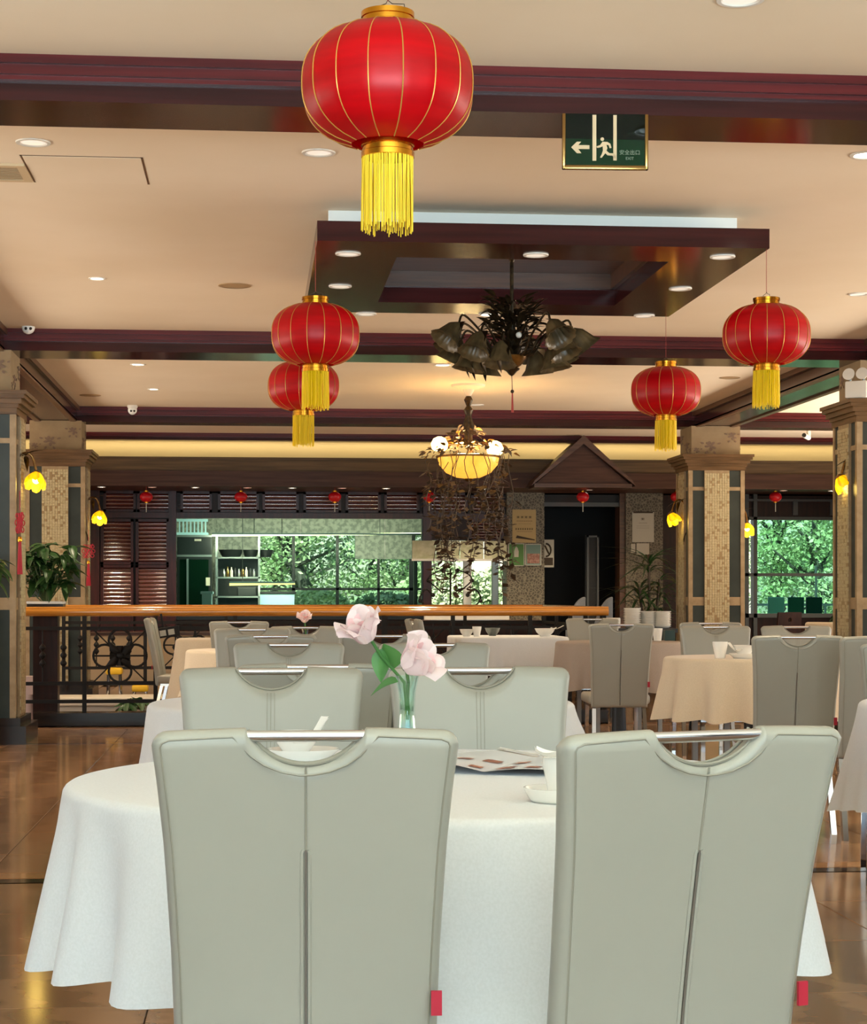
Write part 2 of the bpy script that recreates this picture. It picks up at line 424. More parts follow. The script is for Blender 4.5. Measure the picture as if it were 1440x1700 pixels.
# louvred transom band: frames and slats over the kitchen window
slat = MB().prism([(.012 - .026 * sin(pi * k / 6), -.021 * cos(pi * k / 6)) for k in range(7)], -.5, .5, 'x').mesh('slat', 'louvre', 50)
def louvre_panel(name, px0, px1, z0, z1, n, m='mahogany', parent=wb, proud=.05):
    x0, x1 = wx(px0), wx(px1); y = YN - proud; t = .035
    f = MB().box(x0, y, z0, x0 + t, YN, z1).box(x1 - t, y, z0, x1, YN, z1).box(x0, y, z0, x1, YN, z0 + t).box(x0, y, z1 - t, x1, YN, z1)
    p = obj(name, f.mesh(name, m, 0), parent)
    for k in range(n):
        s = obj('slat', slat, p, ((x0 + x1) / 2, YN - .022, z0 + t + (k + .5) * (z1 - z0 - 2 * t) / n)); s.scale = (x1 - x0 - 2 * t, 1, (z1 - z0 - 2 * t) / n / .042)
    return p
for a, b_ in ((172, 226), (228, 284), (300, 352), (362, 430), (436, 496), (504, 566), (574, 632), (638, 696), (712, 776), (782, 836)):
    louvre_panel('transom_panel', a, b_, wz(852), wz(818), 4)
struct('trim_11', MB().box(wx(150), YN - .08, wz(862), wx(842), YN, wz(853)).box(wx(150), YN - .06, wz(818), wx(842), YN, wz(811)), 'mahogany')
struct('trim_12', MB().box(wx(152), YN - .1, 0, wx(166), YN, Z1).box(wx(281), YN - .1, 0, wx(293), YN, Z1).box(wx(702), YN - .1, 0, wx(716), YN, Z1), 'mahogany')
for k, (a, b_) in enumerate(((168, 222), (226, 281))):
    t = thing('louvre_shutter', ('dark louvred shutter left of the kitchen window, next to the column', 'dark louvred shutter directly beside the kitchen window frame')[k], 'shutter', (0, -.012, 0), 0, 'louvred shutters')
    louvre_panel('louvre_leaf', a, b_, wz(938), wz(864), 10, parent=t, proud=.07)
    louvre_panel('louvre_leaf', a, b_, wz(1012), wz(939), 10, parent=t, proud=.07)
    MB().box(wx(a), YN - .07, .1, wx(b_), YN, wz(1013)).build('kick_panel', 'mahogany', t, 0)
t = thing('louvre_vent', 'small lit red louvre behind the hanging vines', 'vent')
louvre_panel('louvre_leaf', 778, 836, wz(899), wz(862), 6, parent=t, proud=.07)

# soffit box with stepped fascia, cove above it
SF = 24.8
struct('ceiling_soffit', MB().box(XW, SF, Z1, XE, YN, Z1 + .1), 'fascia')
struct('trim_13', MB().box(XW, SF - .04, Z1 - .01, XE, SF + .04, 2.77), 'fascia')
struct('trim_14', MB().box(XW, SF, 2.77, XE, SF + .08, 2.93).box(XW, SF - .03, 2.925, XE, SF + .1, 2.95), 'fascia_hi')
struct('wall_cove', MB().box(XW, 25.5, 2.68, XE, 25.6, ZC), 'cove')
light('AREA', 'cove_strip', (1.5, 25.38, 3.20), (R(25), 0, 0), 21, (1.0, .84, .52), shape='RECTANGLE', size=15, size_y=.06)

# gable over the doorway
GY = 24.3
ga = thing('gable_canopy', 'brown wooden triangular gable above the dark doorway', 'canopy', (at(968, 735, GY).x, GY, 2.55))
hx = (at(1062, 800, GY).x - at(905, 800, GY).x) / 2; gh = at(968, 735, GY).z - 2.62
MB().prism([(-hx, .05), (hx, .05), (0, gh + .05)], .0, .5).build('gable_panel', 'fascia', ga, 0)
for s in (-1, 1):
    MB().prism([(s * (hx + .06), .02), (s * (hx + .02), .09), (0, gh + .16), (0, gh + .05)], -.08, .5).build('barge_board', 'brown_wood', ga, 0)
MB().box(-hx - .02, -.04, 0, hx + .02, .5, .05).build('base_beam', 'brown_wood', ga, 0)

# dark doorway with a half-open door leaf
dx0, dx1 = wx(902), wx(1037)
struct('wall_doorway', MB().box(dx0, YN + 2.2, 0, dx1 + 1, YN + 2.3, Z1).box(dx0 - .1, YN + .35, 0, dx0, YN + 2.3, Z1).box(dx1 + .3, YN + .35, 0, dx1 + .4, YN + 2.3, Z1)
       .box(dx0, YN, wz(835), dx1, YN + .2, Z1).box(dx0 - .1, YN + .2, Z1, dx1 + 1, YN + 2.3, Z1 + .05), 'black')
d1 = struct('door_1', MB().box(wx(974), YN + .1, 0, wx(996), YN + .16, wz(888)), 'black')
struct('door_frame', MB().box(wx(976), YN + .06, 0, wx(979.5), YN + .1, wz(888)).box(wx(993), YN + .06, 0, wx(996), YN + .1, wz(888)).box(wx(976), YN + .06, wz(891), wx(996), YN + .1, wz(888)), 'grey_frame', parent=d1)
struct('trim_15', MB().box(wx(1028), YN - .06, 0, wx(1038), YN + .3, Z1), 'brown_wood')
struct('trim_16', MB().box(wx(902), YN - .02, wz(840), wx(1030), YN + .05, wz(833)), 'grey_frame')

# kitchen window (window_1)
w1 = struct('window_1', MB().box(wx(289), YN - .05, .84, wx(293), YN + .08, zwin + .03).box(wx(700), YN - .05, .84, wx(704), YN + .08, zwin + .03)
            .box(wx(289), YN - .05, zwin, wx(704), YN + .08, zwin + .03).box(wx(289), YN - .08, .82, wx(704), YN + .12, .87), 'dark_steel')
for a, b_ in ((293, 499), (500, 639), (640, 700)):
    struct('pane', MB().box(wx(a), YN + .03, .87, wx(b_), YN + .042, zwin), 'pane', 0, w1)
# kitchen room; its back window stands in for a reflection in the glass
KY = 30.0
kx = lambda px: wx(px, KY)
kz = lambda py: wz(py, KY)
wk = MB()
wk.box(kx(240), KY, 0, kx(430), KY + .2, 3).box(kx(430), KY, kz(888), kx(1000), KY + .2, 3).box(kx(430), KY, 0, kx(1000), KY + .2, .55)
wk.box(kx(590), KY, kz(928), kx(684), KY + .2, kz(888)).box(kx(880), KY, .55, kx(1000), KY + .2, kz(888))
wk.box(at(284, 900, KY).x - .15, YN + .2, 0, at(284, 900, KY).x - .05, KY, 3)
struct('wall_kitchen', wk, 'stone_dark')
struct('ceiling_kitchen', MB().box(kx(200), YN + .2, 2.9, kx(900), KY + .2, 3.1), 'white_paint')
w3 = struct('reflection_window', MB().box(kx(485), KY + .02, .55, kx(490), KY + .1, kz(888)).box(kx(558), KY + .02, .55, kx(563), KY + .1, kz(888)).box(kx(627), KY + .02, .55, kx(631), KY + .1, kz(888))
            .box(kx(428), KY + .02, kz(980), kx(700), KY + .1, kz(976)).box(kx(680), KY + .02, .5, kx(690), KY + .12, kz(888)), 'dark_steel')
struct('pane', MB().box(kx(430), KY + .12, .55, kx(690), KY + .13, kz(888)), 'pane_clear', 0, w3)

# right-hand window (window_3)
g = MB()
for px in (1129, 1142, 1236, 1250, 1412): g.box(wx(px), YN - .06, 0, wx(px + 6), YN + .1, Z1)
for py in (856, 951): g.box(wx(1224), YN - .06, wz(py + 5), wx(1420), YN + .1, wz(py))
for px in (1316, 1378): g.box(wx(px), YN - .04, wz(853), wx(px + 8), YN, wz(828))
g.box(wx(1224), YN - .05, wz(830), wx(1420), YN + .02, wz(826)).box(wx(1224), YN - .06, wz(1026), wx(1420), YN + .1, wz(1019))
w2 = struct('window_3', g, 'grey_frame')
struct('pane', MB().box(wx(1255), YN + .03, wz(951), wx(1412), YN + .042, wz(861)), 'pane_teal', 0, w2)
struct('pane', MB().box(wx(1255), YN + .03, wz(1020), wx(1412), YN + .042, wz(956)), 'pane_teal', 0, w2)
struct('pane', MB().box(wx(1224), YN + .03, wz(1020), wx(1236), YN + .042, wz(862)), 'pane_teal', 0, w2)

# ------------------------------------------------------------------ columns
def column(x, y, label):
    t = thing('column', label, 'column', (x, y, 0), 0, 'square columns of the hall')
    h = .31
    MB().box(-h - .1, -h - .1, 0, h + .1, h + .1, .14).box(-h - .05, -h - .05, .14, h + .05, h + .05, .2).build('plinth', 'black_stone', t, 0)
    MB().box(-h, -h, .2, h, h, Z1).build('shaft', 'shaft', t, 0)
    MB().box(-h + .03, -h + .03, Z1, h - .03, h - .03, ZB).build('neck', 'neck', t, 0)
    c = MB()
    for e, z0, z1 in ((.02, 2.56, 2.61), (.035, 2.61, 2.64), (.06, 2.64, 2.68), (.085, 2.68, 2.71), (.10, 2.71, 2.74)): c.box(-h - e, -h - e, z0, h + e, h + e, z1)
    c.build('capital', 'cap_wood', t, 0)
    b = MB()
    for z0, z1 in ((1.04, 1.135), (2.335, 2.375)):
        b.box(-h - .008, -h - .008, z0, h + .008, h + .008, z1)
    b.build('band', 'trim_stone', t, 0)
    for sx in (-1, 1):
        for sy in (-1, 1):
            MB().box(sx * (h - .035), sy * (h - .035), .2, sx * (h + .012), sy * (h + .012), 2.56).build('corner_strip', 'trim_stone', t, 0)
    # mosaic strips on the front and on the sides: small raised tesserae
    light_, dark_, bed = MB(), MB(), MB()
    n, s = 10, .0285
    rows = int((2.55 - .22) / s)
    for face in range(3):
        for j in range(rows):
            for i in range(n):
                a = (i - n / 2) * s; z = .22 + j * s; g_ = .0012
                m_ = dark_ if random.random() < .15 else light_
                d0, d1 = -h - .02, -h - .03
                if face == 0: m_.box(a + g_, d1, z + g_, a + s - g_, d0, z + s - g_)
                elif face == 1: m_.box(-d1, a + g_, z + g_, -d0, a + s - g_, z + s - g_)
                else: m_.box(d1, a + g_, z + g_, d0, a + s - g_, z + s - g_)
    hh = n * s / 2
    bed.box(-hh, -h - .022, .2, hh, -h, 2.56).box(h, -hh, .2, h + .022, hh, 2.56).box(-h - .022, -hh, .2, -h, hh, 2.56)
    bed.build('mosaic_bed', 'trim_stone', t, 0)
    light_.build('mosaic', 'mosaic', t, 0)['kind'] = 'stuff'
    dark_.build('mosaic_accent', 'mosaic_dark', t, 0)['kind'] = 'stuff'
    # wallpaper flowers printed on the neck
    fp = MB(); hn = h - .028
    for cx_, cz, rr in ((-.06, 2.84, .09), (.19, 2.95, .07), (-.22, 2.79, .05)):
        for k in range(11):
            a = k * 2.4; q = rr * (0 if k == 0 else .5 if k < 7 else 1.15)
            px_, pz = cx_ + q * cos(a), cz + q * sin(a) * .8; el = .30 if k < 7 else .24
            e = [(px_ + rr * (el * cos(u) * cos(a) - .6 * el * sin(u) * sin(a)), pz + rr * .8 * (el * cos(u) * sin(a) + .6 * el * sin(u) * cos(a))) for u in [i * pi / 4 for i in range(8)]]
            e = [(min(max(p, -hn + .01), hn - .01), q_) for p, q_ in e]
            fp.prism(e, -hn - .0005, -hn - .002 - .0002 * k)
            fp.prism([(q_, r_) for q_, r_ in e], hn + .0005, hn + .002 + .0002 * k, 'x')
            fp.prism([(q_, r_) for q_, r_ in e], -hn - .0005, -hn - .002 - .0002 * k, 'x')
    fp.build('flower_print', 'flower_print', t, 0)
    return t
column(LBX, 15.3, 'grey-green square column at the left edge behind the red knot')
column(RBX, 15.3, 'square column at the right edge under the twin emergency lamps')
column(LBX, 21.3, 'mosaic-fronted column behind the leafy potted plant')
column(RBX, 21.3, 'mosaic-fronted column beside the right-hand window')

# ------------------------------------------------------------------ ceiling coffer
cf = thing('ceiling_coffer', 'dark brown hung ceiling frame with open centre above the bronze chandelier', 'ceiling frame', (1.53, 11.2, 3.01))
X0, X1, Y0, Y1 = -1.21, 1.21, -1.25, 1.25
mb = MB(); bw = .45
for a, b_, c, d in ((X0, Y0, X1, Y0 + bw), (X0, Y1 - bw, X1, Y1), (X0, Y0 + bw, X0 + bw, Y1 - bw), (X1 - bw, Y0 + bw, X1, Y1 - bw)):
    mb.box(a, b_, 0, c, d, .105)
mb.build('frame', 'beam', cf, 0)
MB().box(X0 + .07, Y0 + .3, .105, X1 - .1, Y0 + .32, .22).box(X0 + .1, Y1 - .32, .105, X1 - .1, Y1 - .3, .22).box(X0 + .16, Y0 + .32, .105, X0 + .18, Y1 - .32, .22).box(X1 - .18, Y0 + .32, .105, X1 - .16, Y1 - .32, .22).build('white_upstand', 'white_paint', cf, 0)
mb = MB(); q = bw
mb.box(X0 + q, Y0 + q, .195, X1 - q, Y1 - q, .215)
for a, b_, c, d in ((X0 + q, Y0 + q, X1 - q, Y0 + q + .03), (X0 + q, Y1 - q - .03, X1 - q, Y1 - q), (X0 + q, Y0 + q, X0 + q + .03, Y1 - q), (X1 - q - .03, Y0 + q, X1 - q, Y1 - q)):
    mb.box(a, b_, .1, c, d, .2)
mb.build('recess', 'brown_wood', cf, 0)
# ------------------------------------------------------------------ upholstered dining chair
CH = .963
def interp(x, xs, ys):
    if x <= xs[0]: return ys[0]
    for i in range(len(xs) - 1):
        if x <= xs[i + 1]: return ys[i] + (ys[i + 1] - ys[i]) * (x - xs[i]) / (xs[i + 1] - xs[i])
    return ys[-1]
def half_w(z): return interp(z, (.385, .5, .62, .78, .88, CH), (.192, .196, .199, .207, .216, .226))
def mid_y(z): s_ = max(0, (z - .42) / (CH - .42)); return -.10 * s_ ** 1.25
CUTW, CUTD = .087, .056
CUTR = (CUTW ** 2 + CUTD ** 2) / (2 * CUTD)
def z_top(x, hw):
    z = CH - .006 * (abs(x) / hw) ** 2
    e = hw - abs(x)
    if e < .026: z -= .026 - sqrt(max(0, .026 ** 2 - (.026 - e) ** 2))
    if abs(x) < CUTW: z -= sqrt(CUTR ** 2 - x * x) - (CUTR - CUTD)
    return z
TH = .024
def thick(d): q = 1 - min(max(d, 0) / .02, 1); return TH * sqrt(1 - q * q)
def chair_back():
    us = [1, .995, .98, .95, .915, .88, .75, .6, .48, .42, .395, .386, .378, .36, .33, .28, .22, .15, .07]
    us = [-u for u in us] + [0] + us[::-1]
    ts = [0, .006, .02, .045, .12, .22, .33, .44, .55, .65, .74, .82, .88, .92, .95, .975, .99, .997, 1]
    m = MB(); zb = .385; nu = len(us)
    for side in (-1, 1):
        b = len(m.v)
        for t in ts:
            for u in us:
                zt = z_top(u * .226, .226); z = zb + (zt - zb) * t
                hw = half_w(z); x = u * hw
                th = min(thick((1 - abs(u)) * hw), thick(zt - z), thick(z - zb))
                m.v.append((x, mid_y(z) + side * th, z))
        for j in range(len(ts) - 1):
            for i in range(nu - 1):
                q = b + j * nu + i; m.f.append((q, q + 1, q + nu + 1, q + nu))
    return m
def on_back(x, z, off=.0005, side=-1): return (x, mid_y(z) + side * (TH + off), z)
def make_chair(label):
    t = thing('dining_chair', label, 'chair', (0, 0, 0), 0, 'upholstered dining chairs')
    me = chair_back().mesh('backrest', 'leather', 50)
    bm = bmesh.new(); bm.from_mesh(me); bmesh.ops.remove_doubles(bm, verts=bm.verts, dist=.00005); bmesh.ops.recalc_face_normals(bm, faces=bm.faces); bm.to_mesh(me); bm.free()
    me.polygons.foreach_set('use_smooth', [True] * len(me.polygons)); me.set_sharp_from_angle(angle=R(75))
    obj('backrest', me, t)
    s_ = MB().rbox(-.21, -.01, .405, .21, .44, .475, .022, 3)
    s_.build('seat', 'leather', t, 60)
    MB().box(-.185, .02, .385, .185, .41, .407).build('seat_frame', 'chrome', t, 0)
    MB().tube([(-.094, mid_y(CH) - .004, CH - .013), (.094, mid_y(CH) - .004, CH - .013)], .0085, 12).build('handle', 'chrome', t)
    arc = []
    for k in range(17):
        x = CUTW * (k / 8 - 1) * .97; arc.append((x, mid_y(.91) - .012, z_top(x, .226) + .0008))
    MB().tube(arc, .0028, 6).tube([(p[0], p[1] + .022, p[2]) for p in arc], .0028, 6).build('cutout_piping', 'leather_seam', t)
    MB().tube([on_back(0, .905 - .004 * k * 8) for k in range(5)], .0018, 6).build('seam', 'leather_seam', t)
    zs = [.78, .775, .7, .62, .54, .46, .40]
    sl, dk = MB(), MB()
    for sx in (-1, 1):
        sl.tube([on_back(sx * (.0032 + .002 * (k > 0)), z, -.0005) for k, z in enumerate(zs)], .0035, 6)
    dk.tube([on_back(0, z, .0012) for z in zs], .0022, 4)
    sl.build('slit_fold', 'leather', t); dk.build('slit', 'slit_shade', t)
    st = MB()
    for x in (-.009, 0, .009): st.tube([on_back(x, z, .0, 1) for z in (.90, .84, .76, .68, .6, .52, .48)], .0014, 4)
    st.build('stitching', 'leather_seam', t)
    pp = MB()
    for sd, off in ((-1, .0),):
        for sx in (-1, 1):
            path = [(sx * (half_w(z) - .014), mid_y(z) + sd * (TH - .0012), z) for z in (.40, .5, .6, .7, .78, .85, .91, .935)]
            path += [(sx * (.226 - .02), mid_y(.94) + sd * (TH - .001), .941), (sx * .196, mid_y(.945) + sd * (TH - .001), .9455), (sx * .15, mid_y(.947) + sd * (TH - .001), .948), (sx * .105, mid_y(.948) + sd * (TH - .001), .95)]
            path += [(sx * (CUTW + .012) * q, mid_y(.93) + sd * (TH - .001), z_top(CUTW * q * .99, .226) - .014) for q in (.93, .8, .6, .35, .1, 0)]
            pp.tube(path, .0016, 5)
    pp.build('piping', 'leather_seam', t)
    MB().box(half_w(.54) - .012, -.052, .525, half_w(.54) + .004, -.047, .562).build('label_tag', 'tag_red', t, 0)
    for sx in (-1, 1):
        for y0, y1, sp in ((.03, -.06, .012), (.39, .42, .006)):
            a = Vector((sx * .17, y0, .39)); b = Vector((sx * (.17 + sp), y1, 0)); e = .013
            MB().add([(a.x - e, a.y - e, a.z), (a.x + e, a.y - e, a.z), (a.x + e, a.y + e, a.z), (a.x - e, a.y + e, a.z), (b.x - e, b.y - e, 0), (b.x + e, b.y - e, 0), (b.x + e, b.y + e, 0), (b.x - e, b.y + e, 0)],
                     [(0, 1, 2, 3), (7, 6, 5, 4), (0, 4, 5, 1), (1, 5, 6, 2), (2, 6, 7, 3), (3, 7, 4, 0)]).build('leg', 'chrome', t, 0)
    return t
# (photo x of the back, depth, facing angle in degrees: 0 = facing away from the camera, 180 = facing it, label, height scale)
chairs = [
 (508, 2.78, 1, 'large front chair with bowl and spoon seen through its cutout', .995),
 (1168, 2.78, 22, 'large front chair turned slightly, beside the saucer and cup', .995),
 (451, 4.64, 180, 'chair facing the camera across the table, left of the rose vase', 1.015),
 (796, 4.70, 180, 'chair facing the camera across the table, right of the rose vase', 1.015),
 (528, 5.30, 0, 'chair with its back half hidden behind the chair left of the rose vase', 1),
 (776, 5.32, 0, 'chair almost hidden behind the chair right of the rose vase', .985),
 (480, 7.66, 178, 'chair left of the roses, third back up in the stepped row of chairs', 1),
 (722, 7.66, 182, 'chair back showing right of the pink roses and below the lit-edge tablecloth', 1),
 (450, 9.25, 0, 'chair fourth back up in the stepped row left of the roses', 1),
 (640, 9.35, 0, 'chair back behind the upper pink rose', 1),
 (419, 11.1, 180, 'chair fifth back up in the stepped row left of the roses', 1),
 (508, 11.8, 180, 'chair behind the single small rose in its bud vase', 1),
 (397, 14.2, 0, 'farthest chair back in the stepped row, just under the handrail', 1),
 (700, 15.6, -80, 'brown-shaded chair seen edge-on left of the long white table', 1),
 (262, 16.25, -95, 'tan-lit chair seen from the side by the iron railing', 1),
 (1032, 12.9, 0, 'dark taupe chair with chrome legs in front of the taupe tablecloth', 1),
 (984, 15.95, 180, 'chair half hidden between the white table and the dark taupe chair', 1),
 (1188, 12.0, 180, 'chair facing the camera behind the tall white cup', 1),
 (1322, 12.0, 180, 'chair facing the camera behind the chair with a lit handle', 1),
 (1180, 13.6, 0, 'chair back at the foot of the mosaic column beside the window', 1),
 (1325, 9.1, 0, 'chair with a bright lit handle right of the ecru tablecloth', 1),
 (1470, 8.9, 8, 'chair cut by the right edge behind the front chair', 1),
 (1524, 7.5, -12, 'sliver of a chair at the right edge above a white cloth', 1),
]
proto_chair = None
for k, (px, d, deg, lab, hs) in enumerate(chairs):
    rz = R(deg) - (YAW if abs(deg) < 30 or abs(deg) > 150 else 0) * .5
    p = depth_xy(px, d); f = Vector((-sin(rz), cos(rz)))
    p = p + f * .095 * (1 if abs(deg) < 60 or abs(deg) > 120 else .3)
    if proto_chair is None:
        proto_chair = make_chair(lab); o = proto_chair; o.location = (p.x, p.y, 0); o.rotation_euler.z = rz
    else: o = dup(proto_chair, (p.x, p.y, 0), rz, lab)
    o.scale = (1.08 if k == 1 else 1.01, 1, hs)

# ------------------------------------------------------------------ tables and cloths
def cloth_mesh(Rr, z, drop, flare, nf, seed, p=2, amp=.035, wav=.05, crests=None):
    rg = random.Random(seed); ph = [rg.uniform(0, 6.28) for _ in range(6)]; m = MB(); n = 240; ER = .02
    nf = nf if nf % 2 == 0 else nf + 1
    def rad(a): return 1 / (abs(cos(a)) ** p + abs(sin(a)) ** p) ** (1 / p)
    rings = [(q, 0, 0) for q in (.02, .3, .6, .85, .95)] + [(1, ER * sin(b), -ER * (1 - cos(b))) for b in (0, .4, .8, 1.2, 1.57)]
    rings = [(s_, e, dz, 0) for s_, e, dz in rings] + [(1, ER, -ER, k / 14) for k in range(1, 15)]
    for s_, e, dz, t in rings:
        for i in range(n):
            a = 2 * pi * i / n
            fo = 1 - abs(sin((nf * a + ph[0] + .9 * sin(2 * a + ph[1]) + .5 * sin(5 * a + ph[2])) / 2))
            fo = fo ** 1.25 * (.85 + .45 * sin(3 * a + ph[3])) + .12 * t * sin(3 * nf * a + ph[4] + 2 * sin(3 * a)) 
            if crests:
                dg_ = math.degrees(a + YAW) % 360; fo = 0
                for c_, A_, w_ in crests: q_ = ((dg_ - c_ + 180) % 360 - 180) / w_; fo += A_ * math.exp(-q_ * q_)
                r = Rr * s_ + e + (flare + fo) * t ** .9
                zz = z + dz - drop * t * (1 + .6 * fo)
                m.v.append((r * cos(a), r * sin(a), zz)); continue
            r = Rr * rad(a) * s_ + e + (flare * t + amp * t ** 1.1 * (2 * fo - .5)) * (1 + .25 * sin(2 * a + ph[4]))
            zz = z + dz - drop * t * (1 + wav * sin(4 * a + ph[5]) + .1 * fo * (1 if p > 3 else .5))
            zz += .0012 * sin(9 * a + 7 * s_) * (1 if s_ < 1 else 0)
            m.v.append((r * cos(a), r * sin(a), zz))
    m.f.append(tuple(range(n)))
    for j in range(len(rings) - 1):
        for i in range(n):
            m.f.append((j * n + i, j * n + (i + 1) % n, (j + 1) * n + (i + 1) % n, (j + 1) * n + i))
    return m
def table(px, d, Rr, z, drop, m, lab_t, lab_c, seed, p=2, flare=.05, nf=9, rz=0, amp=.035, crests=None):
    q = depth_xy(px, d)
    t = thing('dining_table', lab_t, 'table', (q.x, q.y, 0), rz)
    pr = [(Rr * .985, z - .03), (Rr * .985, z - .004)]
    if p == 2: MB().lathe([(1e-4, z - .03)] + pr + [(1e-4, z - .004)], 48).build('tabletop', 'table', t)
    else: MB().box(-Rr * .86, -Rr * .86, z - .03, Rr * .86, Rr * .86, z - .004).build('tabletop', 'table', t)
    MB().lathe([(.26, .0), (.26, .02), (.06, .05), (.05, .3), (.05, z - .08), (.2, z - .031)], 24).build('pedestal', 'table', t)
    for k in range(4):
        a = pi / 4 + k * pi / 2 + .12; r = Rr * (.74 if p == 2 else 1.1)
        MB().box(-.016, -.016, 0, .016, .016, z - .03).build('leg', 'table_leg', t, 0, (r * cos(a), r * sin(a), 0))
    c = cloth_mesh(Rr, z + .002, drop, flare, nf, seed, p, amp, crests=crests).build('tablecloth', m, None, 60, (q.x, q.y, 0), (0, 0, rz))
    tag(c, lab_c, 'tablecloth', 'tablecloths')
    return t
table(712, 3.74, .69, .79, .30, 'cloth', 'round table between the two large front chairs', 'white round tablecloth in front, draped under the saucer and menu', 3, flare=.035, crests=[(200, .042, 5.5), (206.5, -.045, 2.8), (212, .035, 5), (219.5, -.05, 4), (229, .04, 5.5), (246, -.03, 8), (266, .035, 11), (290, .045, 9), (303, -.03, 5), (318, .06, 6), (327, -.05, 4), (338, .045, 6), (352, -.03, 5), (5, .05, 8), (40, .05, 9), (70, .05, 9), (100, .05, 9), (130, .05, 9), (160, .05, 8), (182, .02, 6)])
table(601, 6.42, .70, .79, .25, 'cloth', 'round table behind the two chairs facing the camera', 'white tablecloth mostly hidden behind the chairs facing the camera', 11, flare=.05)
table(452, 12.6, .55, .79, .3, 'cloth_tan', 'round table that carries the single small rose', 'peach-lit tablecloth behind the stepped row of chairs', 5)
table(372, 15.2, .36, .805, .5, 'cloth_tan', 'table beside the tan side-on chair', 'long ecru tablecloth beside the tan side-on chair', 8, p=8, flare=.04, nf=6)
table(842, 16.1, .46, .805, .30, 'cloth', 'long table in front of the handrail carrying bowls', 'white tablecloth hanging straight below the bowls near the handrail', 21, p=10, flare=.01, nf=12, amp=.03)
table(1028, 14.9, .48, .79, .34, 'cloth_grey', 'table behind the dark taupe chair', 'taupe tablecloth behind the dark taupe chair', 15, flare=.03)
table(1250, 11.1, .50, .79, .33, 'cloth_tan', 'round table carrying the tall white cup', 'ecru round tablecloth under the tall white cup', 4, flare=.035, crests=[(188, .06, 7), (203, -.03, 4), (214, .05, 7), (228, -.035, 5), (240, .05, 6), (252, -.035, 5), (264, .045, 7), (282, -.03, 6), (298, .05, 8), (330, .05, 9), (0, .05, 9), (40, .05, 9), (80, .05, 9), (120, .05, 9), (155, .05, 8)])
table(1788, 6.3, .69, .79, .33, 'cloth', 'round table cut off by the right edge', 'white tablecloth hem hanging at the right edge', 9, flare=.06)

# ------------------------------------------------------------------ tableware
def lathe_thing(name, label, cat, prof, m, p, n=28, group=None, part=None):
    o = MB().lathe(prof, n).build(name, m, None, 50, tuple(p)); return tag(o, label, cat, group)
BOWL = [(1e-4, .0), (.025, 0), (.027, .006), (.045, .03), (.054, .055), (.0555, .056), (.053, .055), (.043, .031), (.02, .01), (1e-4, .009)]
CUP = [(1e-4, 0), (.024, 0), (.025, .003), (.038, .07), (.0385, .085), (.0365, .085), (.035, .068), (.022, .008), (1e-4, .008)]
PLATE = [(1e-4, 0), (.045, 0), (.047, .003), (.066, .019), (.0665, .021), (.064, .0205), (.046, .007), (1e-4, .006)]
SAUC = [(1e-4, 0), (.05, 0), (.054, .004), (.062, .018), (.064, .024), (.061, .024), (.054, .01), (1e-4, .007)]
def scale_prof(pr, s_, sz=None): return [(r * s_, z * (sz or s_)) for r, z in pr]
def spoon(label, p, rz, tilt):
    t = thing('soup_spoon', label, 'spoon', p, rz, 'white porcelain spoons')
    h = MB().grid(lambda u, v: ((u - .5) * (.012 + .008 * v), .02 + v * .075, .004 + .05 * v ** 1.2 * tilt + .002 * (u - .5) ** 2), 4, 8)
    h.grid(lambda u, v: ((u - .5) * (.012 + .008 * v), .02 + v * .075, .0005 + .05 * v ** 1.2 * tilt), 4, 8).build('handle', 'porcelain', t)
    b = MB().grid(lambda u, v: ((u - .5) * .042 * sin(pi * (.12 + .8 * v)) , -.03 + v * .055, .012 * ((2 * u - 1) ** 2 + (2 * v - 1) ** 2) * .8), 8, 8)
    b.build('spoon_bowl', 'porcelain', t)
    return t
TZ = .793
p = depth_xy(492, 4.12); lathe_thing('side_plate', 'white plate under the bowl seen through the left front chair cutout', 'plate', scale_prof(PLATE, 1.2), 'porcelain', (p.x + .015, p.y, TZ))
lathe_thing('rice_bowl', 'white bowl with a spoon seen through the left front chair cutout', 'bowl', scale_prof(BOWL, .95), 'porcelain', (p.x, p.y, TZ + .009))
q = depth_xy(500, 4.10); spoon('white spoon leaning out of the bowl behind the left front chair', (q.x, q.y, TZ + .032), R(-35), 1.1)
p = depth_xy(930, 3.30); lathe_thing('saucer', 'thick white saucer half hidden by the right front chair', 'saucer', SAUC, 'porcelain', (p.x, p.y, TZ))
lathe_thing('tea_cup', 'white cup standing on the saucer beside the right front chair', 'cup', scale_prof(CUP, .8), 'porcelain', (p.x, p.y, TZ + .008))
q = depth_xy(912, 3.27); spoon('white spoon lying across the cup beside the right front chair', (q.x, q.y, TZ + .078), R(60), .2)
def pt(px, d, z): q = depth_xy(px, d); return (q.x, q.y, z)
# distant tableware
lathe_thing('tea_cup', 'tall white cup on the ecru tablecloth', 'cup', scale_prof(CUP, 1.15, 1.1), 'porcelain', pt(1196, 10.85, TZ))
lathe_thing('side_plate', 'white plate under the bowl on the ecru tablecloth', 'plate', scale_prof(PLATE, 1.35), 'porcelain', pt(1236, 10.85, TZ))
lathe_thing('rice_bowl', 'white bowl on a plate beside the tall white cup', 'bowl', scale_prof(BOWL, 1.15), 'porcelain', pt(1236, 10.85, TZ + .009))
q = pt(1226, 10.8, TZ + .04); spoon('white spoon sticking out of the bowl beside the tall white cup', q, R(20), .9)
L4 = .808
lathe_thing('rice_bowl', 'white bowl at the left end of the long table near the handrail', 'bowl', scale_prof(BOWL, 1.1), 'porcelain', pt(775, 15.9, L4))
lathe_thing('tea_cup', 'white cup beside the left bowl on the long table', 'cup', scale_prof(CUP, 1.0), 'porcelain', pt(792, 15.85, L4))
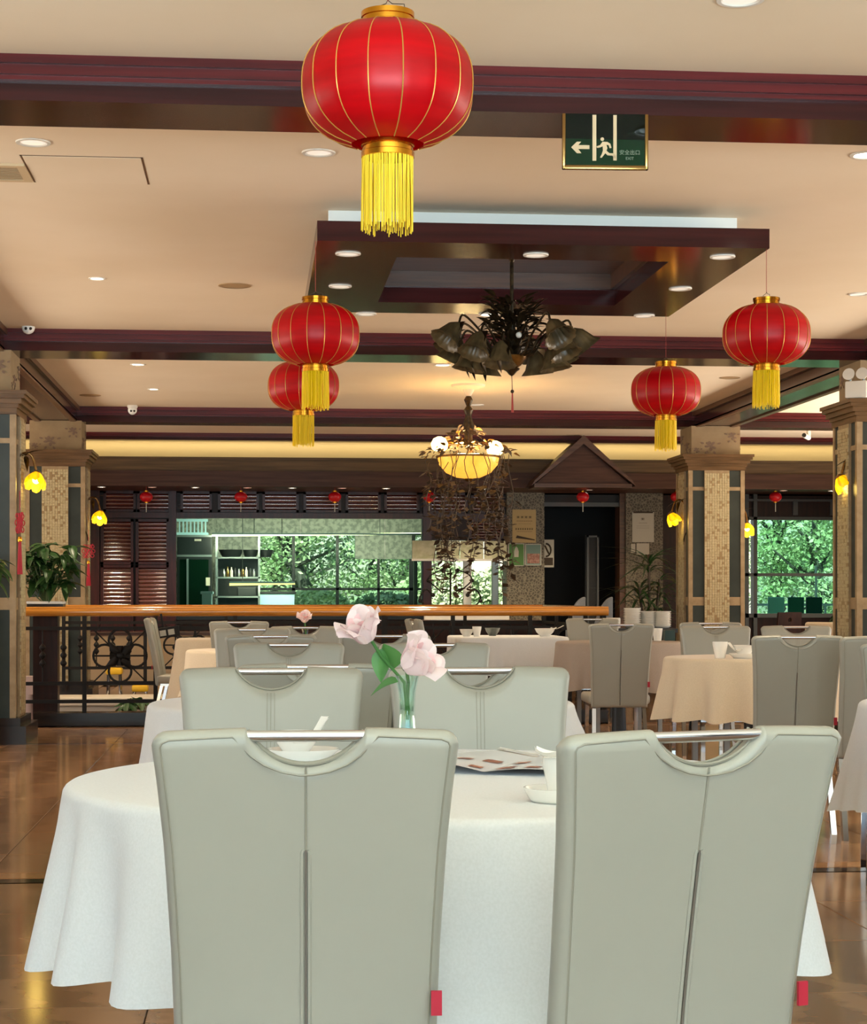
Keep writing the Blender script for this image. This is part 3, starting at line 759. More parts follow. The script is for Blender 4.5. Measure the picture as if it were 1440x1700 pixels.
lathe_thing('serving_bowl', 'larger cream bowl at the right end of the long table', 'bowl', scale_prof(BOWL, 1.6, 1.2), 'porcelain', pt(905, 15.95, L4))
q = pt(920, 15.9, L4 + .06); spoon('cream spoon poking from the larger bowl on the long table', q, R(-70), .6)
lathe_thing('rice_bowl', 'dark-shaded bowl in the middle of the long table', 'bowl', scale_prof(BOWL, 1.2), 'steel', pt(818, 16.2, L4))
# menu lying open
mn = thing('menu_leaflet', 'glossy open menu with red food pictures lying on the front tablecloth', 'menu', pt(852, 3.98, TZ + .003), R(-24))
def page_pt(s_, u, v): return (s_ * u * .2, (v - .5) * .42, .003 + .007 * sin(pi * min(1, u * 1.1)) + .020 * (1 - v) ** 2 * u * (1 if s_ < 0 else .15))
for s_ in (-1, 1):
    pg = MB().grid(lambda u, v: page_pt(s_, u, v), 10, 10).build('page', 'page', mn)
    rg = random.Random(5 + s_)
    for k in range(6):
        u0, v0 = .08 + .3 * (k % 3), .06 + .3 * (k // 3); du, dv = rg.uniform(.12, .18), rg.uniform(.07, .13)
        MB().grid(lambda u, v: tuple(Vector(page_pt(s_, u0 + du * u, v0 + dv * v)) + Vector((0, 0, .001))), 4, 4).build('photo', 'food_print', pg)
# rose vase -----------------------------------------------------------
def petal_mesh(r0, h, span, curl, m, tip=0):
    def P(u, v):
        a = (u - .5) * span * (1 - .55 * max(0, v - .55) ** 1.2 * 2); rr = r0 * (.35 + .65 * v ** .7) + curl * max(0, v - .55) ** 2 * 2.2
        z = h * v - curl * .8 * max(0, v - .6) ** 2 + tip * (1 - (2 * u - 1) ** 2) * v ** 3 - .25 * h * (2 * u - 1) ** 2 * v
        return (rr * sin(a), -rr * cos(a), z)
    m_ = MB().grid(P, 8, 8)
    return m_.mesh('petal', m, 0) if False else m_.mesh('petal', m, 60)
PET = [petal_mesh(.009, .036, 3.4, .0, 'petal'), petal_mesh(.016, .040, 2.6, .004, 'petal'), petal_mesh(.023, .044, 2.1, .008, 'petal_deep'),
       petal_mesh(.030, .046, 1.9, .018, 'petal', .006), petal_mesh(.037, .044, 1.7, .034, 'petal', .008)]
def rose(parent, loc, rot, s_):
    h = MB().ball((0, 0, .004), .011, 10).build('rose_head', 'stem', parent, loc=loc, rot=rot); h.scale = (s_, s_, s_)
    k = 0
    for ring, cnt in enumerate((3, 5, 6, 6, 5)):
        for i in range(cnt):
            o = obj('petal', PET[ring], h, (0, 0, .002 - ring * .0016), (random.uniform(-.08, .08) - .05 * ring, 0, k * 2.4 + random.uniform(-.2, .2))); k += 1
    return h
def leaf_mesh(L, W, m='leaf_bright', droop=.25):
    def P(u, v):
        w_ = W * sin(pi * min(1, v ** .8)) ** .9 * (1 - .2 * v); x = (u - .5) * w_
        return (x, v * L, -droop * L * v * v + abs(x) * .35)
    return MB().grid(P, 4, 7).mesh('leaf', m, 60)
vp = pt(676, 4.1, TZ)
vs = thing('bud_vase', 'clear glass bud vase with two pale pink roses on the front table', 'vase', vp)
vprof = [(1e-4, 0), (.025, 0), (.028, .006), (.025, .03), (.019, .075), (.0165, .11), (.019, .15), (.025, .18), (.0265, .185)]
MB().lathe(vprof, 28).lathe([(max(1e-4, r - .0025), z + .003 if i < 2 else z) for i, (r, z) in enumerate(vprof)], 28).build('glass', 'vase', vs, 60)
def rel(px, py, d): a = at_d(px, py, d); return a - Vector(vp)
h1, h2 = rel(605, 1050, 4.06), rel(672, 1100, 3.99)
MB().tube([(-.004, 0, .01), (.002, 0, .08), (-.006, 0, .17), h1 * .6 + Vector((.0, 0, .06)), h1 + Vector((.012, 0, -.012))], .0036, 8).build('stem', 'leaf_bright', vs)
MB().tube([(.006, 0, .01), (-.002, .0, .1), (.003, 0, .17), h2 + Vector((.004, .012, -.012))], .0036, 8).tube([(.0, .004, .01), (.005, .0, .09), (.0, 0, .16)], .003, 8).build('stem', 'leaf_bright', vs)
rose(vs, h1 + Vector((.006, 0, -.015)), (R(12), R(-30), .3), 1.2)
rose(vs, h2 + Vector((.004, .01, -.01)), (R(58), R(-8), 1.2), 1.3)
lf = leaf_mesh(.075, .052)
o = obj('leaf', lf, vs, rel(662, 1132, 4.05), (R(-12), R(30), R(105)))
o = obj('leaf', lf, vs, rel(640, 1075, 4.08), (R(-80), R(10), R(25))); o = obj('leaf', lf, vs, rel(655, 1110, 4.1), (R(60), R(0), R(150)))
# far single rose
vp2 = Vector(pt(507, 12.3, TZ)); v2 = thing('bud_vase', 'small bud vase with one pink rose in front of the handrail', 'vase', tuple(vp2))
MB().lathe([(r, z * .8) for r, z in vprof], 16).build('glass', 'vase', v2)
hh = at_d(506, 1026, 12.25) - vp2
MB().tube([(0, 0, .01), (.004, 0, .1), hh], .004, 6).build('stem', 'leaf_bright', v2)
rose(v2, hh - Vector((0, 0, .02)), (R(30), R(-12), .3), 1.15)
# ------------------------------------------------------------------ red lanterns
def make_lantern(label, loc, ztop):
    t = thing('red_lantern', label, 'lantern', loc, random.random(), 'large red lanterns')
    a, c, rt = .2325, .168, .069; prof = []
    for k in range(25):
        z = -c * .94 + 2 * c * .94 * k / 24; q = abs(z / c) ** 2.5
        prof.append((a * (1 - q) ** (1 / 2.25), z))
    NG = 16
    MB().lathe(prof, NG * 4, wob=lambda a_, r, z: 1 - .016 * abs(sin(a_ * NG / 2)) ** 1.0 * 0 - .014 * (1 - abs(cos(a_ * NG / 2))) ** 1).build('body', 'red_silk', t, 80)
    rm = MB().tube([(r + .001, 0, z) for r, z in prof], .0017, 5).mesh('rib', 'gold_line', 60)
    for k in range(NG): obj('rib', rm, t, rot=(0, 0, 2 * pi * k / NG))
    ring = lambda z0, h: MB().lathe([(rt - .004, z0), (rt + .003, z0 + .001), (rt + .003, z0 + h * .3), (rt, z0 + h * .34), (rt, z0 + h * .62), (rt + .003, z0 + h * .66), (rt + .003, z0 + h - .001), (rt - .004, z0 + h), (rt - .006, z0 + h), (rt - .006, z0), (rt - .004, z0)], 40)
    ring(.154, .044).build('top_ring', 'gold', t); ring(-.195, .05).build('bottom_ring', 'gold', t)
    m = MB(); rg = random.Random(3)
    for k in range(150):
        a_ = 2 * pi * k / 150 + rg.uniform(-.02, .02); L = .19 + rg.uniform(-.012, .016); r = rt - .002 + rg.uniform(-.005, .003)
        sw = rg.uniform(-.004, .004)
        m.tube([(r * cos(a_), r * sin(a_), -.185), ((r + sw) * cos(a_ + sw * 3), (r + sw) * sin(a_ + sw * 3), -.28), ((r + sw * 1.3) * cos(a_ + sw * 5), (r + sw * 1.3) * sin(a_ + sw * 5), -.19 - L)], .0017, 4)
    m.build('fringe', 'tassel', t, 60)['kind'] = 'stuff'
    MB().tube([(-.045, 0, .19), (-.045, 0, .206), (-.005, 0, .222), (.0, 0, .232), (.012, 0, .223), (.045, 0, .224), (.05, 0, .19)], .0014, 5).build('hanger', 'wire', t)
    MB().tube([(0, 0, .229), (0, 0, ztop - loc[2])], .0016, 5).build('cord', 'red_cord', t)
    return t
ln = at_d(644, 143, 5.12); make_lantern('largest red lantern, hanging nearest at the top of the picture', tuple(ln), ZC)
for px, py, Y, lab in ((524, 556, 9.985, 'red lantern under the front corner of the dark frame, overlapping another lantern'), (1273, 556, 9.985, 'red lantern highest on the right, beside the long ceiling beam'),
                       (504, 641, 12.41, 'red lantern partly covered by the yellow fringe of another lantern'), (1106, 650, 12.41, 'red lantern in front of the flowered column top')):
    make_lantern(lab, tuple(at(px, py, Y)), 3.012)
# small lanterns under the soffit
def make_small_lantern(label, loc):
    t = thing('small_red_lantern', label, 'lantern', loc, 0, 'small red lanterns under the soffit')
    MB().ball((0, 0, 0), .085, 20, .82).build('body', 'red_bead', t)
    MB().lathe([(1e-4, .066), (.03, .066), (.03, .082), (1e-4, .082)], 14).lathe([(1e-4, -.066), (.03, -.066), (.03, -.08), (1e-4, -.08)], 14).build('ring', 'gold', t)
    MB().tube([(0, 0, .08), (0, 0, Z1 - loc[2])], .003, 5).build('cord', 'red_cord', t)
    MB().tube([(0, 0, -.08), (0, 0, -.2)], .006, 6).build('tassel', 'paper_white', t)
    return t
for px, lab in ((243, 'over the shutter nearest the left column'), (400, 'over the left third of the kitchen window'), (556, 'over the middle of the kitchen window'), (713, 'beside the lit vine chandelier'),
                (968, 'in front of the dark doorway'), (1288, 'over the right-hand window'), (42, 'beside the left wall sconce'), (1124, 'beside the column right of the doorway')):
    make_small_lantern('small red lantern under the soffit ' + lab, tuple(at(px, 825, 25.1)))

# ------------------------------------------------------------------ downlights
def downlight(px, py, z, lens, label, r=.07, lamp=0, Y=None, col=(1, .83, .58)):
    p = at_z(px, py, z)
    t = thing('downlight', label, 'downlight', tuple(p), 0, 'recessed downlights')
    MB().lathe([(r * .72, -.001), (r * .8, -.006), (r * .98, -.006), (r, -.001), (r, .0), (r * .72, 0)], 28).build('rim', 'off_white', t)
    MB().lathe([(1e-4, -.0035), (r * .5, -.003), (r * .74, -.001)], 24).build('lens', lens, t)
    if lamp:
        d = bpy.data.lights.new('lamp', 'SPOT'); d.energy = lamp; d.color = col; d.spot_size = R(115); d.spot_blend = .8; d.shadow_soft_size = .05
        o = bpy.data.objects.new('lamp', d); COL.objects.link(o); o.parent = t; o.location = (0, 0, -.02)
    return t
downlight(1230, -2, ZC, 'lamp_dim', 'large unlit downlight cut by the top edge of the picture', .085)
downlight(55, 236, ZC, 'lamp_dim', 'tilted downlight above the square access panel', .08)
downlight(529, 253, ZC, 'lamp_dim', 'unlit downlight just left of the largest red lantern', .08)
downlight(1440, 257, ZC, 'lamp_on', 'bright downlight cut by the right edge below the front beam', .08, 160)
downlight(161, 462, ZC, 'lamp_on', 'small bright downlight alone on the ceiling left of the dark frame', .055, 190)
downlight(1426, 488, ZC, 'lamp_dim', 'dim downlight at the right edge above the right-hand lantern', .07)
downlight(229, 605, ZC, 'lamp_on', 'bright downlight close behind the second beam on the left', .07, 190)
downlight(255, 646, ZC, 'lamp_on', 'bright downlight above the second dome camera', .06, 160)
downlight(735, 606, ZC, 'lamp_on', 'bright downlight behind the bronze chandelier arms', .08, 200)
downlight(792, 672, ZC, 'lamp_dim', 'thin dim downlight beside the vine chandelier rod', .08)
for px, py, lab in ((578, 421, 'front left corner of the dark ceiling frame'), (890, 423, 'front middle of the dark ceiling frame'), (1200, 426, 'front right corner of the dark ceiling frame'),
                    (565, 475, 'left side of the dark ceiling frame'), (1130, 479, 'right side of the dark ceiling frame'), (1070, 524, 'back right corner of the dark ceiling frame'), (812, 522, 'back edge of the dark ceiling frame, lit'), (608, 521, 'back left corner of the dark ceiling frame')):
    downlight(px, py, 3.01, 'lamp_on' if px == 812 else 'lamp_dim', 'round downlight in the ' + lab, .07, 60 if px == 812 else 0)
for px, lens, lab in ((170, 'lamp_on', 'left end by the sconce'), (325, 'lamp_on', 'left, over the kitchen shelves'), (485, 'lamp_on', 'over the kitchen window centre'), (640, 'lamp_on', 'over the right part of the kitchen window'), (799, 'lamp_on', 'behind the vine chandelier'),
                      (254, 'lamp_red', 'beside the lantern nearest the shutters'), (411, 'lamp_red', 'beside the second small lantern'), (567, 'lamp_red', 'beside the third small lantern'), (976, 'lamp_on', 'beside the doorway lantern'),
                      (1296, 'lamp_red', 'beside the right window lantern'), (1376, 'lamp_on', 'over the right-hand window')):
    q = at(px, 812, 25.35)
    t = downlight(px, 800, Z1, lens, 'small soffit downlight ' + lab, .055, 140 if lens == 'lamp_on' else 14)
    t.location = (q.x, 25.2, Z1 - .001)
# ceiling discs
for px, py, rr, lab in ((390, 474, .11, 'round beige ceiling speaker left of the dark frame'), (150, 656, .11, 'round beige ceiling speaker above the left far column'), (1212, 627, .1, 'pale ceiling disc between the two right lanterns')):
    t = thing('ceiling_speaker', lab, 'speaker', tuple(at_z(px, py, ZC)))
    MB().lathe([(1e-4, -.004), (rr * .85, -.004)], 28).build('grille', 'speaker', t)
    MB().lathe([(rr * .85, -.006), (rr, -.004), (rr, 0), (rr * .85, 0)], 28).build('rim', 'speaker', t)
# access panel and vent
a, b_, c, d = (at_z(x, y, ZC) for x, y in ((33, 257), (238, 262), (248, 306), (50, 302)))
t = thing('access_panel', 'square plaster access hatch on the ceiling at upper left', 'hatch', tuple((a + c) / 2))
hw, hd = (b_.x - a.x) / 2, (a.y - d.y) / 2
MB().rbox(-hw + .01, -abs(hd) + .01, -.004, hw - .01, abs(hd) - .01, 0, .002, 1).build('hatch_lid', 'ceiling', t, 0)
MB().box(-hw, -abs(hd), -.0015, -hw + .012, abs(hd), .0).box(hw - .012, -abs(hd), -.0015, hw, abs(hd), 0).box(-hw, -abs(hd), -.0015, hw, -abs(hd) + .012, 0).build('joint', 'grout', t, 0)
p = at_z(-28, 284, ZC)
t = thing('air_vent', 'corner of an air grille at the left edge of the ceiling', 'vent', tuple(p))
MB().box(-.22, -.18, -.012, .22, -.14, 0).box(-.22, .14, -.012, .22, .18, 0).box(-.22, -.14, -.012, -.18, .14, 0).box(.18, -.14, -.012, .22, .14, 0).build('frame', 'plaster', t, 0)
for k in range(8): MB().box(-.18, -.13 + k * .035, -.012, .18, -.122 + k * .035, -.002).build('slat', 'speaker', t, 0)
MB().box(-.18, -.14, -.001, .18, .14, 0).build('backing', 'black', t, 0)
# dome cameras
def dome(px, py, Y, label, s_=1.0):
    p = at(px, py, Y)
    t = thing('dome_camera', label, 'camera', tuple(p), R(8))
    MB().lathe([(1e-4, .06), (.055, .06), (.057, .035), (.05, .02), (1e-4, .02)], 28).build('mount', 'off_white', t)
    MB().ball((0, 0, 0), .05, 24).build('shell', 'white_paint', t)
    for sx in (-.019, .016):
        MB().ball((sx, -.043, -.012), .012, 12).build('lens', 'lens_black', t)
    t.scale = (s_, s_, s_); return t
dome(47, 544, 14.9, 'white dome camera on the second beam at far left')
dome(220, 681, 20.95, 'white dome camera on the third beam above the shutters')
t = thing('bullet_camera', 'small white bullet camera under the ceiling right of the far column', 'camera', tuple(at(1343, 727, 23.0)), R(20))
MB().tube([(.0, 0, 0), (-.14, -.1, .02)], .03, 14).build('body', 'white_paint', t); MB().box(-.02, -.02, 0, .02, .02, .12).build('bracket', 'off_white', t, 0)
MB().tube([(-.14, -.1, .02), (-.15, -.107, .022)], .026, 14).build('lens', 'lens_black', t)
# emergency twin lamp on the right column capital
t = thing('emergency_lamp', 'grey twin-head emergency lamp on the right column capital', 'lamp', (4.84, 14.95, 2.835), R(-35))
MB().rbox(-.09, -.04, -.09, .09, .04, .05, .012).build('box', 'off_white', t)
for sx in (-.055, .055):
    MB().lathe([(1e-4, -.03), (.03, -.03), (.05, .02), (1e-4, .024)], 20).xf(Matrix.Translation((sx, -.03, .1)) @ Matrix.Rotation(R(75), 4, 'X')).build('lamp_head', 'off_white', t)
    MB().tube([(sx, 0, .04), (sx, 0, .08)], .012, 8).build('neck', 'steel', t)

# ------------------------------------------------------------------ exit sign
sp = at(1005, 234, 7.44)
t = thing('exit_sign', 'green glass emergency exit sign with arrow and running figure under the front beam', 'sign', (sp.x, sp.y, ZB - .11), -YAW * .5)
hw, hh = .168, .108
MB().box(-hw + .006, -.004, -hh + .006, hw - .006, .004, hh).build('panel', 'sign_glass', t, 0)
fr = MB()
fr.rbox(-hw - .004, -.01, -hh - .006, hw + .004, .01, -hh + .012, .004).rbox(-hw - .004, -.01, -hh - .006, -hw + .010, .01, hh, .004).rbox(hw - .010, -.01, -hh - .006, hw + .004, .01, hh, .004)
fr.build('frame', 'brass', t)
S = lambda x, y: ((x - 628) / 870 * .348, (500 - y) / 870 * .348 + .003)   # sign drawing units
def flat(name, pts, y0=-.0065, y1=-.0045): MB().prism([S(*q) for q in pts], y0, y1).build(name, 'sign_cream', t, 0)
flat('arrow', [(288, 573), (345, 518), (388, 518), (358, 552), (470, 552), (470, 590), (358, 590), (390, 632), (345, 632)])
flat('door_post', [(500, 250), (538, 250), (538, 705), (500, 705)]); flat('door_post', [(708, 250), (742, 250), (742, 700), (708, 700)])
cx_, cy_ = S(598, 490)
MB().prism([(cx_ + .0072 * cos(k * pi / 8), cy_ + .0072 * sin(k * pi / 8)) for k in range(16)], -.0065, -.0045).build('figure_head', 'sign_cream', t, 0)
flat('figure', [(600, 516), (650, 518), (678, 535), (690, 575), (672, 580), (660, 548), (640, 545), (648, 580), (640, 605), (668, 628), (712, 630), (735, 668), (735, 692), (712, 672), (700, 652), (650, 650), (628, 628), (608, 655), (592, 675), (575, 672), (592, 640), (605, 600), (602, 560), (582, 570), (548, 578), (540, 562), (575, 550)])
def text(body, parent, loc, size, m, rot=(pi / 2, 0, 0), name='lettering', align='CENTER', ex=.0006):
    cu = bpy.data.curves.new(name, 'FONT'); cu.body = body; cu.size = size; cu.align_x = align; cu.extrude = ex
    cu.materials.append(M[m]); o = bpy.data.objects.new('text', cu); COL.objects.link(o); o.parent = parent; o.location = loc; o.rotation_euler = rot
    dg = bpy.context.evaluated_depsgraph_get(); me = bpy.data.meshes.new_from_object(o.evaluated_get(dg)); bpy.data.objects.remove(o)
    o = obj(name, me, parent, loc, rot); return o
M['sign_print'] = mat('worn_sign_lettering', '6f8068', .5)
x_, z_ = S(872, 638); text('安全出口', t, (x_, -.0056, z_), .021, 'sign_print')
x_, z_ = S(872, 692); text('EXIT', t, (x_, -.0056, z_), .016, 'sign_print')

# ------------------------------------------------------------------ bronze chandelier
cp = at(850, 600, 11.2)
t = thing('bronze_chandelier', 'dark bronze chandelier of leaves and drooping flower shades inside the ceiling frame', 'chandelier', (cp.x, cp.y, at(850, 590, 11.2).z))
zc = t.location.z
zt = 3.01 + .195 - zc
MB().lathe([(1e-4, zt), (.06, zt), (.055, zt - .02), (.02, zt - .05), (.012, zt - .07)], 20).build('canopy', 'bronze', t)
MB().tube([(0, 0, zt - .05), (0, 0, .05)], .012, 10).lathe([(.012, .25), (.035, .22), (.02, .17), (.04, .1), (.06, .04), (.04, .0)], 16).build('rod', 'bronze', t)
MB().lathe([(1e-4, -.085), (.03, -.075), (.055, -.06), (.085, -.02), (.09, -.005), (.06, .0), (1e-4, 0)], 28).build('bowl', 'bronze_hi', t)
MB().lathe([(1e-4, -.125), (.015, -.115), (.03, -.095), (.045, -.085), (.05, -.078), (1e-4, -.075)], 16, wob=lambda a, r, z: 1 + .12 * sin(5 * a)).build('finial', 'bronze', t)
tulip = MB().lathe([(.012, 0), (.022, -.012), (.04, -.035), (.05, -.075), (.06, -.11), (.082, -.14), (.080, -.14), (.057, -.11), (.046, -.07), (.034, -.035), (.016, -.012)], 40, wob=lambda a, r, z: 1 + .14 * abs(sin(6 * a)) * min(1, -z / .05)).mesh('flower_shade', 'smoked', 70)
lfb = leaf_mesh(.15, .045, 'bronze', .5); lfs = leaf_mesh(.10, .04, 'bronze', .3)
for k in range(14):
    a = (pi if k % 2 else 0) + ((k // 2) / 6 - .5) * R(128) + .06; rr = (.37, .24, .31)[k % 3]; zt_ = (.17, .06, .11)[k % 3]
    d = Vector((cos(a), sin(a), 0))
    MB().tube(smooth([d * .05 + Vector((0, 0, -.01)), d * .13 + Vector((0, 0, .01)), d * .19 + Vector((0, 0, .10)), d * (rr - .04) + Vector((0, 0, zt_ + .045)), d * rr + Vector((0, 0, zt_ - .01))]), .007, 7).build('arm', 'bronze', t)
    o = obj('flower_shade', tulip, t, d * rr + Vector((0, 0, zt_ - .005)), (0, R((-40, -10, -26)[k % 3]), a)); o.scale = (1.08, 1.08, 1.05)
    obj('leaf', lfb, t, d * (rr - .05) + Vector((0, 0, zt_ + .01)), (R(-15), 0, a - pi / 2 + .5)); 
    if k % 2: obj('leaf', lfb, t, d * .27 + Vector((0, 0, .03)), (R(-70), 0, a - pi / 2 - .3))
rg = random.Random(12)
for k in range(120):
    a = rg.uniform(0, 6.28); zz = rg.uniform(.14, .34); r = rg.uniform(.02, .15)
    o = obj('leaf', lfs, t, (r * cos(a), r * sin(a), zz), (rg.uniform(-.3, 1.0), rg.uniform(-.5, .5), a - pi / 2))
for k in range(44):
    a = 2.4 * k; obj('leaf', lfb, t, (.05 * cos(a), .05 * sin(a), .01 + .2 * (k / 44)), (rg.uniform(.4, 1.1), 0, a - pi / 2))
MB().ball((.02, -.16, .1), .018, 14).build('glass_bead', 'off_white', t)
MB().tube([(0, 0, -.12), (.003, 0, -.22)], .0022, 5).build('cord', 'wire', t); MB().ball((.003, 0, -.215), .011, 10).build('bead', 'bronze', t)
MB().tube([(.003, 0, -.225), (.004, 0, -.34)], [.004, .008], 8).build('tassel', 'red_cord', t)

# ------------------------------------------------------------------ lit vine chandelier
VY = 18.6
vp_ = at(778, 775, VY); vzt = ZC - vp_.z
t = thing('vine_chandelier', 'lit amber bowl chandelier trailing long dry vines', 'chandelier', tuple(vp_))
MB().lathe([(1e-4, vzt), (.17, vzt), (.16, vzt - .02), (.06, vzt - .05), (.02, vzt - .12)], 24).build('canopy', 'ceiling', t)
MB().tube([(0, 0, vzt - .05), (0, 0, .1)], .012, 8).lathe([(.012, .72), (.045, .66), (.02, .6), (.05, .56), (.03, .5), (.06, .4), (.04, .3), (.05, .2)], 14).build('rod', 'bronze', t)
MB().lathe([(1e-4, -.12), (.12, -.105), (.22, -.06), (.29, .02), (.305, .09), (.30, .09), (.28, .02), (.21, -.05), (.12, -.09), (1e-4, -.105)], 36).build('bowl', 'alabaster', t)
MB().lathe([(.30, .085), (.325, .09), (.325, .105), (.30, .11)], 36).lathe([(1e-4, -.15), (.03, -.14), (.05, -.118), (1e-4, -.11)], 14).build('rim', 'bronze_hi', t)
for px, py, dy in ((730, 735, -.1), (822, 742, -.12), (780, 745, -.3)):
    q = at(px, py, VY + dy) - vp_
    MB().tube([(0, 0, .2), q * .5 + Vector((0, 0, .12)), q + Vector((0, 0, .03))], .009, 6).build('arm', 'bronze', t)
    if px != 780: MB().lathe([(.02, .06), (.06, .04), (.085, -.01), (.075, -.06), (.05, -.08), (1e-4, -.085)], 20, c=q).build('globe', 'bulb', t)
lv = leaf_mesh(.075, .05, 'twig', .3); lv2 = leaf_mesh(.07, .045, 'bronze_hi', .3)
rg = random.Random(5)
for k in range(150):
    a = rg.uniform(0, 6.28); r = rg.uniform(.05, .46); zz = .14 + .34 * (1 - r / .42) * rg.uniform(.3, 1)
    obj('leaf', lv if k % 3 else lv2, t, (r * cos(a), r * sin(a), zz), (rg.uniform(-.8, .8), rg.uniform(-.8, .8), a - pi / 2))
for k in range(30):
    a = 2 * pi * k / 30 + rg.uniform(-.1, .1); r0 = rg.uniform(.28, .42); L = rg.uniform(.95, 1.42) if k % 2 else rg.uniform(.4, .95)
    if -pi * .85 < ((a + pi) % (2 * pi) - pi) < -.15 * pi: L = max(L, .9) if k % 3 else L
    pts = []; m = MB(); x, y = r0 * cos(a), r0 * sin(a)
    for i in range(11):
        pts.append((x + .03 * sin(i * 1.3 + k), y + .03 * cos(i * 1.1 + k), .12 - L * i / 10))
    m.tube(pts, .0042, 5)
    for i in range(int(L * 34)):
        zz = .12 - L * rg.random() ** .7
        if zz > -.14 and y < 0 and abs(x) < .3: continue
        i0 = min(9, int((.12 - zz) / L * 10)); b0 = Vector(pts[i0]); aa = rg.uniform(0, 6.28); ll = rg.uniform(.05, .1)
        dd = Vector((cos(aa), sin(aa), rg.uniform(-.8, .3))) * ll; sd = Vector((-sin(aa), cos(aa), rg.uniform(-.5, .5))) * ll * .35; b0.z = zz
        m.add([b0, b0 + dd * .5 + sd, b0 + dd, b0 + dd * .5 - sd], [(0, 1, 2, 3)])
    m.build('vine', 'twig', t, 0)['kind'] = 'stuff'
d = bpy.data.lights.new('lamp', 'POINT'); d.energy = 60; d.color = (1, .72, .32); d.shadow_soft_size = .12
o = bpy.data.objects.new('lamp', d); COL.objects.link(o); o.parent = t; o.location = (0, 0, .17)

# ------------------------------------------------------------------ wall sconces with flower shades
flower_cap = MB().lathe([(.012, .06), (.03, .05), (.045, .03), (.044, .028), (.012, .045)], 16).mesh('flower_shade', 'bronze_hi', 60)
def fp_(u, v):
    w_ = 1.35 * (1 - .75 * max(0, v - .55) ** 1.5 * 2.2); a = (u - .5) * w_; r = .022 + .062 * sin(min(1.75, v * 2.0)) + .018 * max(0, v - .75) + .006 * cos(pi * 2 * (u - .5))
    return (r * cos(a), r * sin(a), .045 - .125 * v)
flower_petal = MB().grid(fp_, 8, 10).mesh('petal', 'shade_yellow', 70)
flower = MB().lathe([(.015, .05), (.04, .04), (.07, .0), (.082, -.04), (.074, -.075), (.07, -.075), (.078, -.04), (.065, 0), (.036, .036)], 30, wob=lambda a, r, z: 1 + (.06 + .16 * max(0, -z / .075)) * sin(6 * a)).mesh('flower_shade', 'shade_yellow', 70)
def sconce(px, py, Y, sx, label, sway=1):
    """sx: which side of its column the lamp hangs on (+1 right, -1 left)"""
    p = at(px, py, Y)
    t = thing('wall_sconce', label, 'wall lamp', tuple(p), 0, 'yellow flower sconces')
    wxx = -sx * .16
    MB().tube(smooth([(wxx, 0, -.75), (wxx + .02 * sx, -.02, -.5), (wxx - .012 * sx, .0, -.25), (wxx + .03 * sx, -.03, -.05), (wxx, 0, .12), (wxx * .6, -.02, .19), (wxx * .2, -.02, .17), (0, 0, .06)]), .011, 8).build('stem', 'bronze_hi', t)
    MB().tube(smooth([(wxx, 0, .1), (wxx - .025 * sx, -.03, -.1), (wxx + .03 * sx, -.04, -.25), (wxx, 0, -.42)]), .008, 7).build('tendril', 'bronze', t)
    fs = obj('flower_shade', flower_cap, t, rot=(R(-28), R(18) * sx, .3))
    for k in range(6): obj('petal', flower_petal, fs, rot=(0, R(6) * (k % 2), k * pi / 3))
    MB().ball((0, 0, -.02), .03, 10).build('bulb', 'bulb', t)
    for k in range(4): obj('leaf', lfb, t, (wxx * .5, -.02, .17), (R(20 * k - 20), 0, k * 1.5))
    d = bpy.data.lights.new('lamp', 'POINT'); d.energy = 1.6; d.color = (1, .75, .2); d.shadow_soft_size = .06
    o = bpy.data.objects.new('lamp', d); COL.objects.link(o); o.parent = t; o.location = (0, 0, -.06)
sconce(60, 793, 15.25, 1, 'yellow flower sconce beside the left red knot')
sconce(166, 855, 21.2, 1, 'small yellow flower sconce in front of the shutters')
sconce(1116, 858, 21.2, -1, 'yellow flower sconce above the slender-leaved plant')
sconce(1241, 875, 21.2, 1, 'yellow flower sconce between the far column and the window')
sconce(1398, 798, 15.25, -1, 'yellow flower sconce above the right red knot')
# Chinese knots
def knot(px, py, Y, label, s_=1, rz=0):
    p = at(px, py, Y); t = thing('red_knot', label, 'knot ornament', tuple(p), rz, 'red knot hangings')
    m = MB()
    for k in range(-3, 4):
        L = .075 - abs(k) * .014
        m.tube([(k * .012 - L * .5, -.004 * (k % 2), k * .018 + L), (k * .012 + L * .5, .004 * (k % 2), k * .018 - L)], .0055, 6)
        m.tube([(k * .012 + L * .5, .004 * (k % 2), k * .018 + L), (k * .012 - L * .5, -.004 * (k % 2), k * .018 - L)], .0055, 6)
    for sx in (-1, 1):
        for k in range(3):
            c = Vector((sx * (.045 + .012 * (k == 1)), 0, (k - 1) * .055))
            m.tube([c + Vector((sx * .022 * cos(u), 0, .022 * sin(u))) for u in [i * pi / 4 for i in range(9)]], .0045, 6)
    m.build('weave', 'tag_red', t)
    MB().tube([(0, 0, .1), (0, 0, .26)], .003, 6).build('cord', 'tag_red', t)
    MB().lathe([(1e-4, -.16), (.016, -.155), (.02, -.135), (.014, -.115), (1e-4, -.11)], 14).build('bead', 'gold', t)
    f = MB()
    for k in range(18):
        a = k * .35; f.tube([(.008 * cos(a), .008 * sin(a), -.15), (.026 * cos(a), .016 * sin(a), -.42)], .004, 5)
    f.build('tassel', 'tag_red', t)['kind'] = 'stuff'; t.scale = (s_, s_, s_)
knot(33, 868, 14.93, 'gold-lit red knot with long tassel on the left column edge', .95, R(68))
knot(1419, 868, 15.2, 'red knot with tassel on the right column', .9, R(-62))
knot(147, 915, 20.93, 'small dark red knot hanging on the far left column', .9)
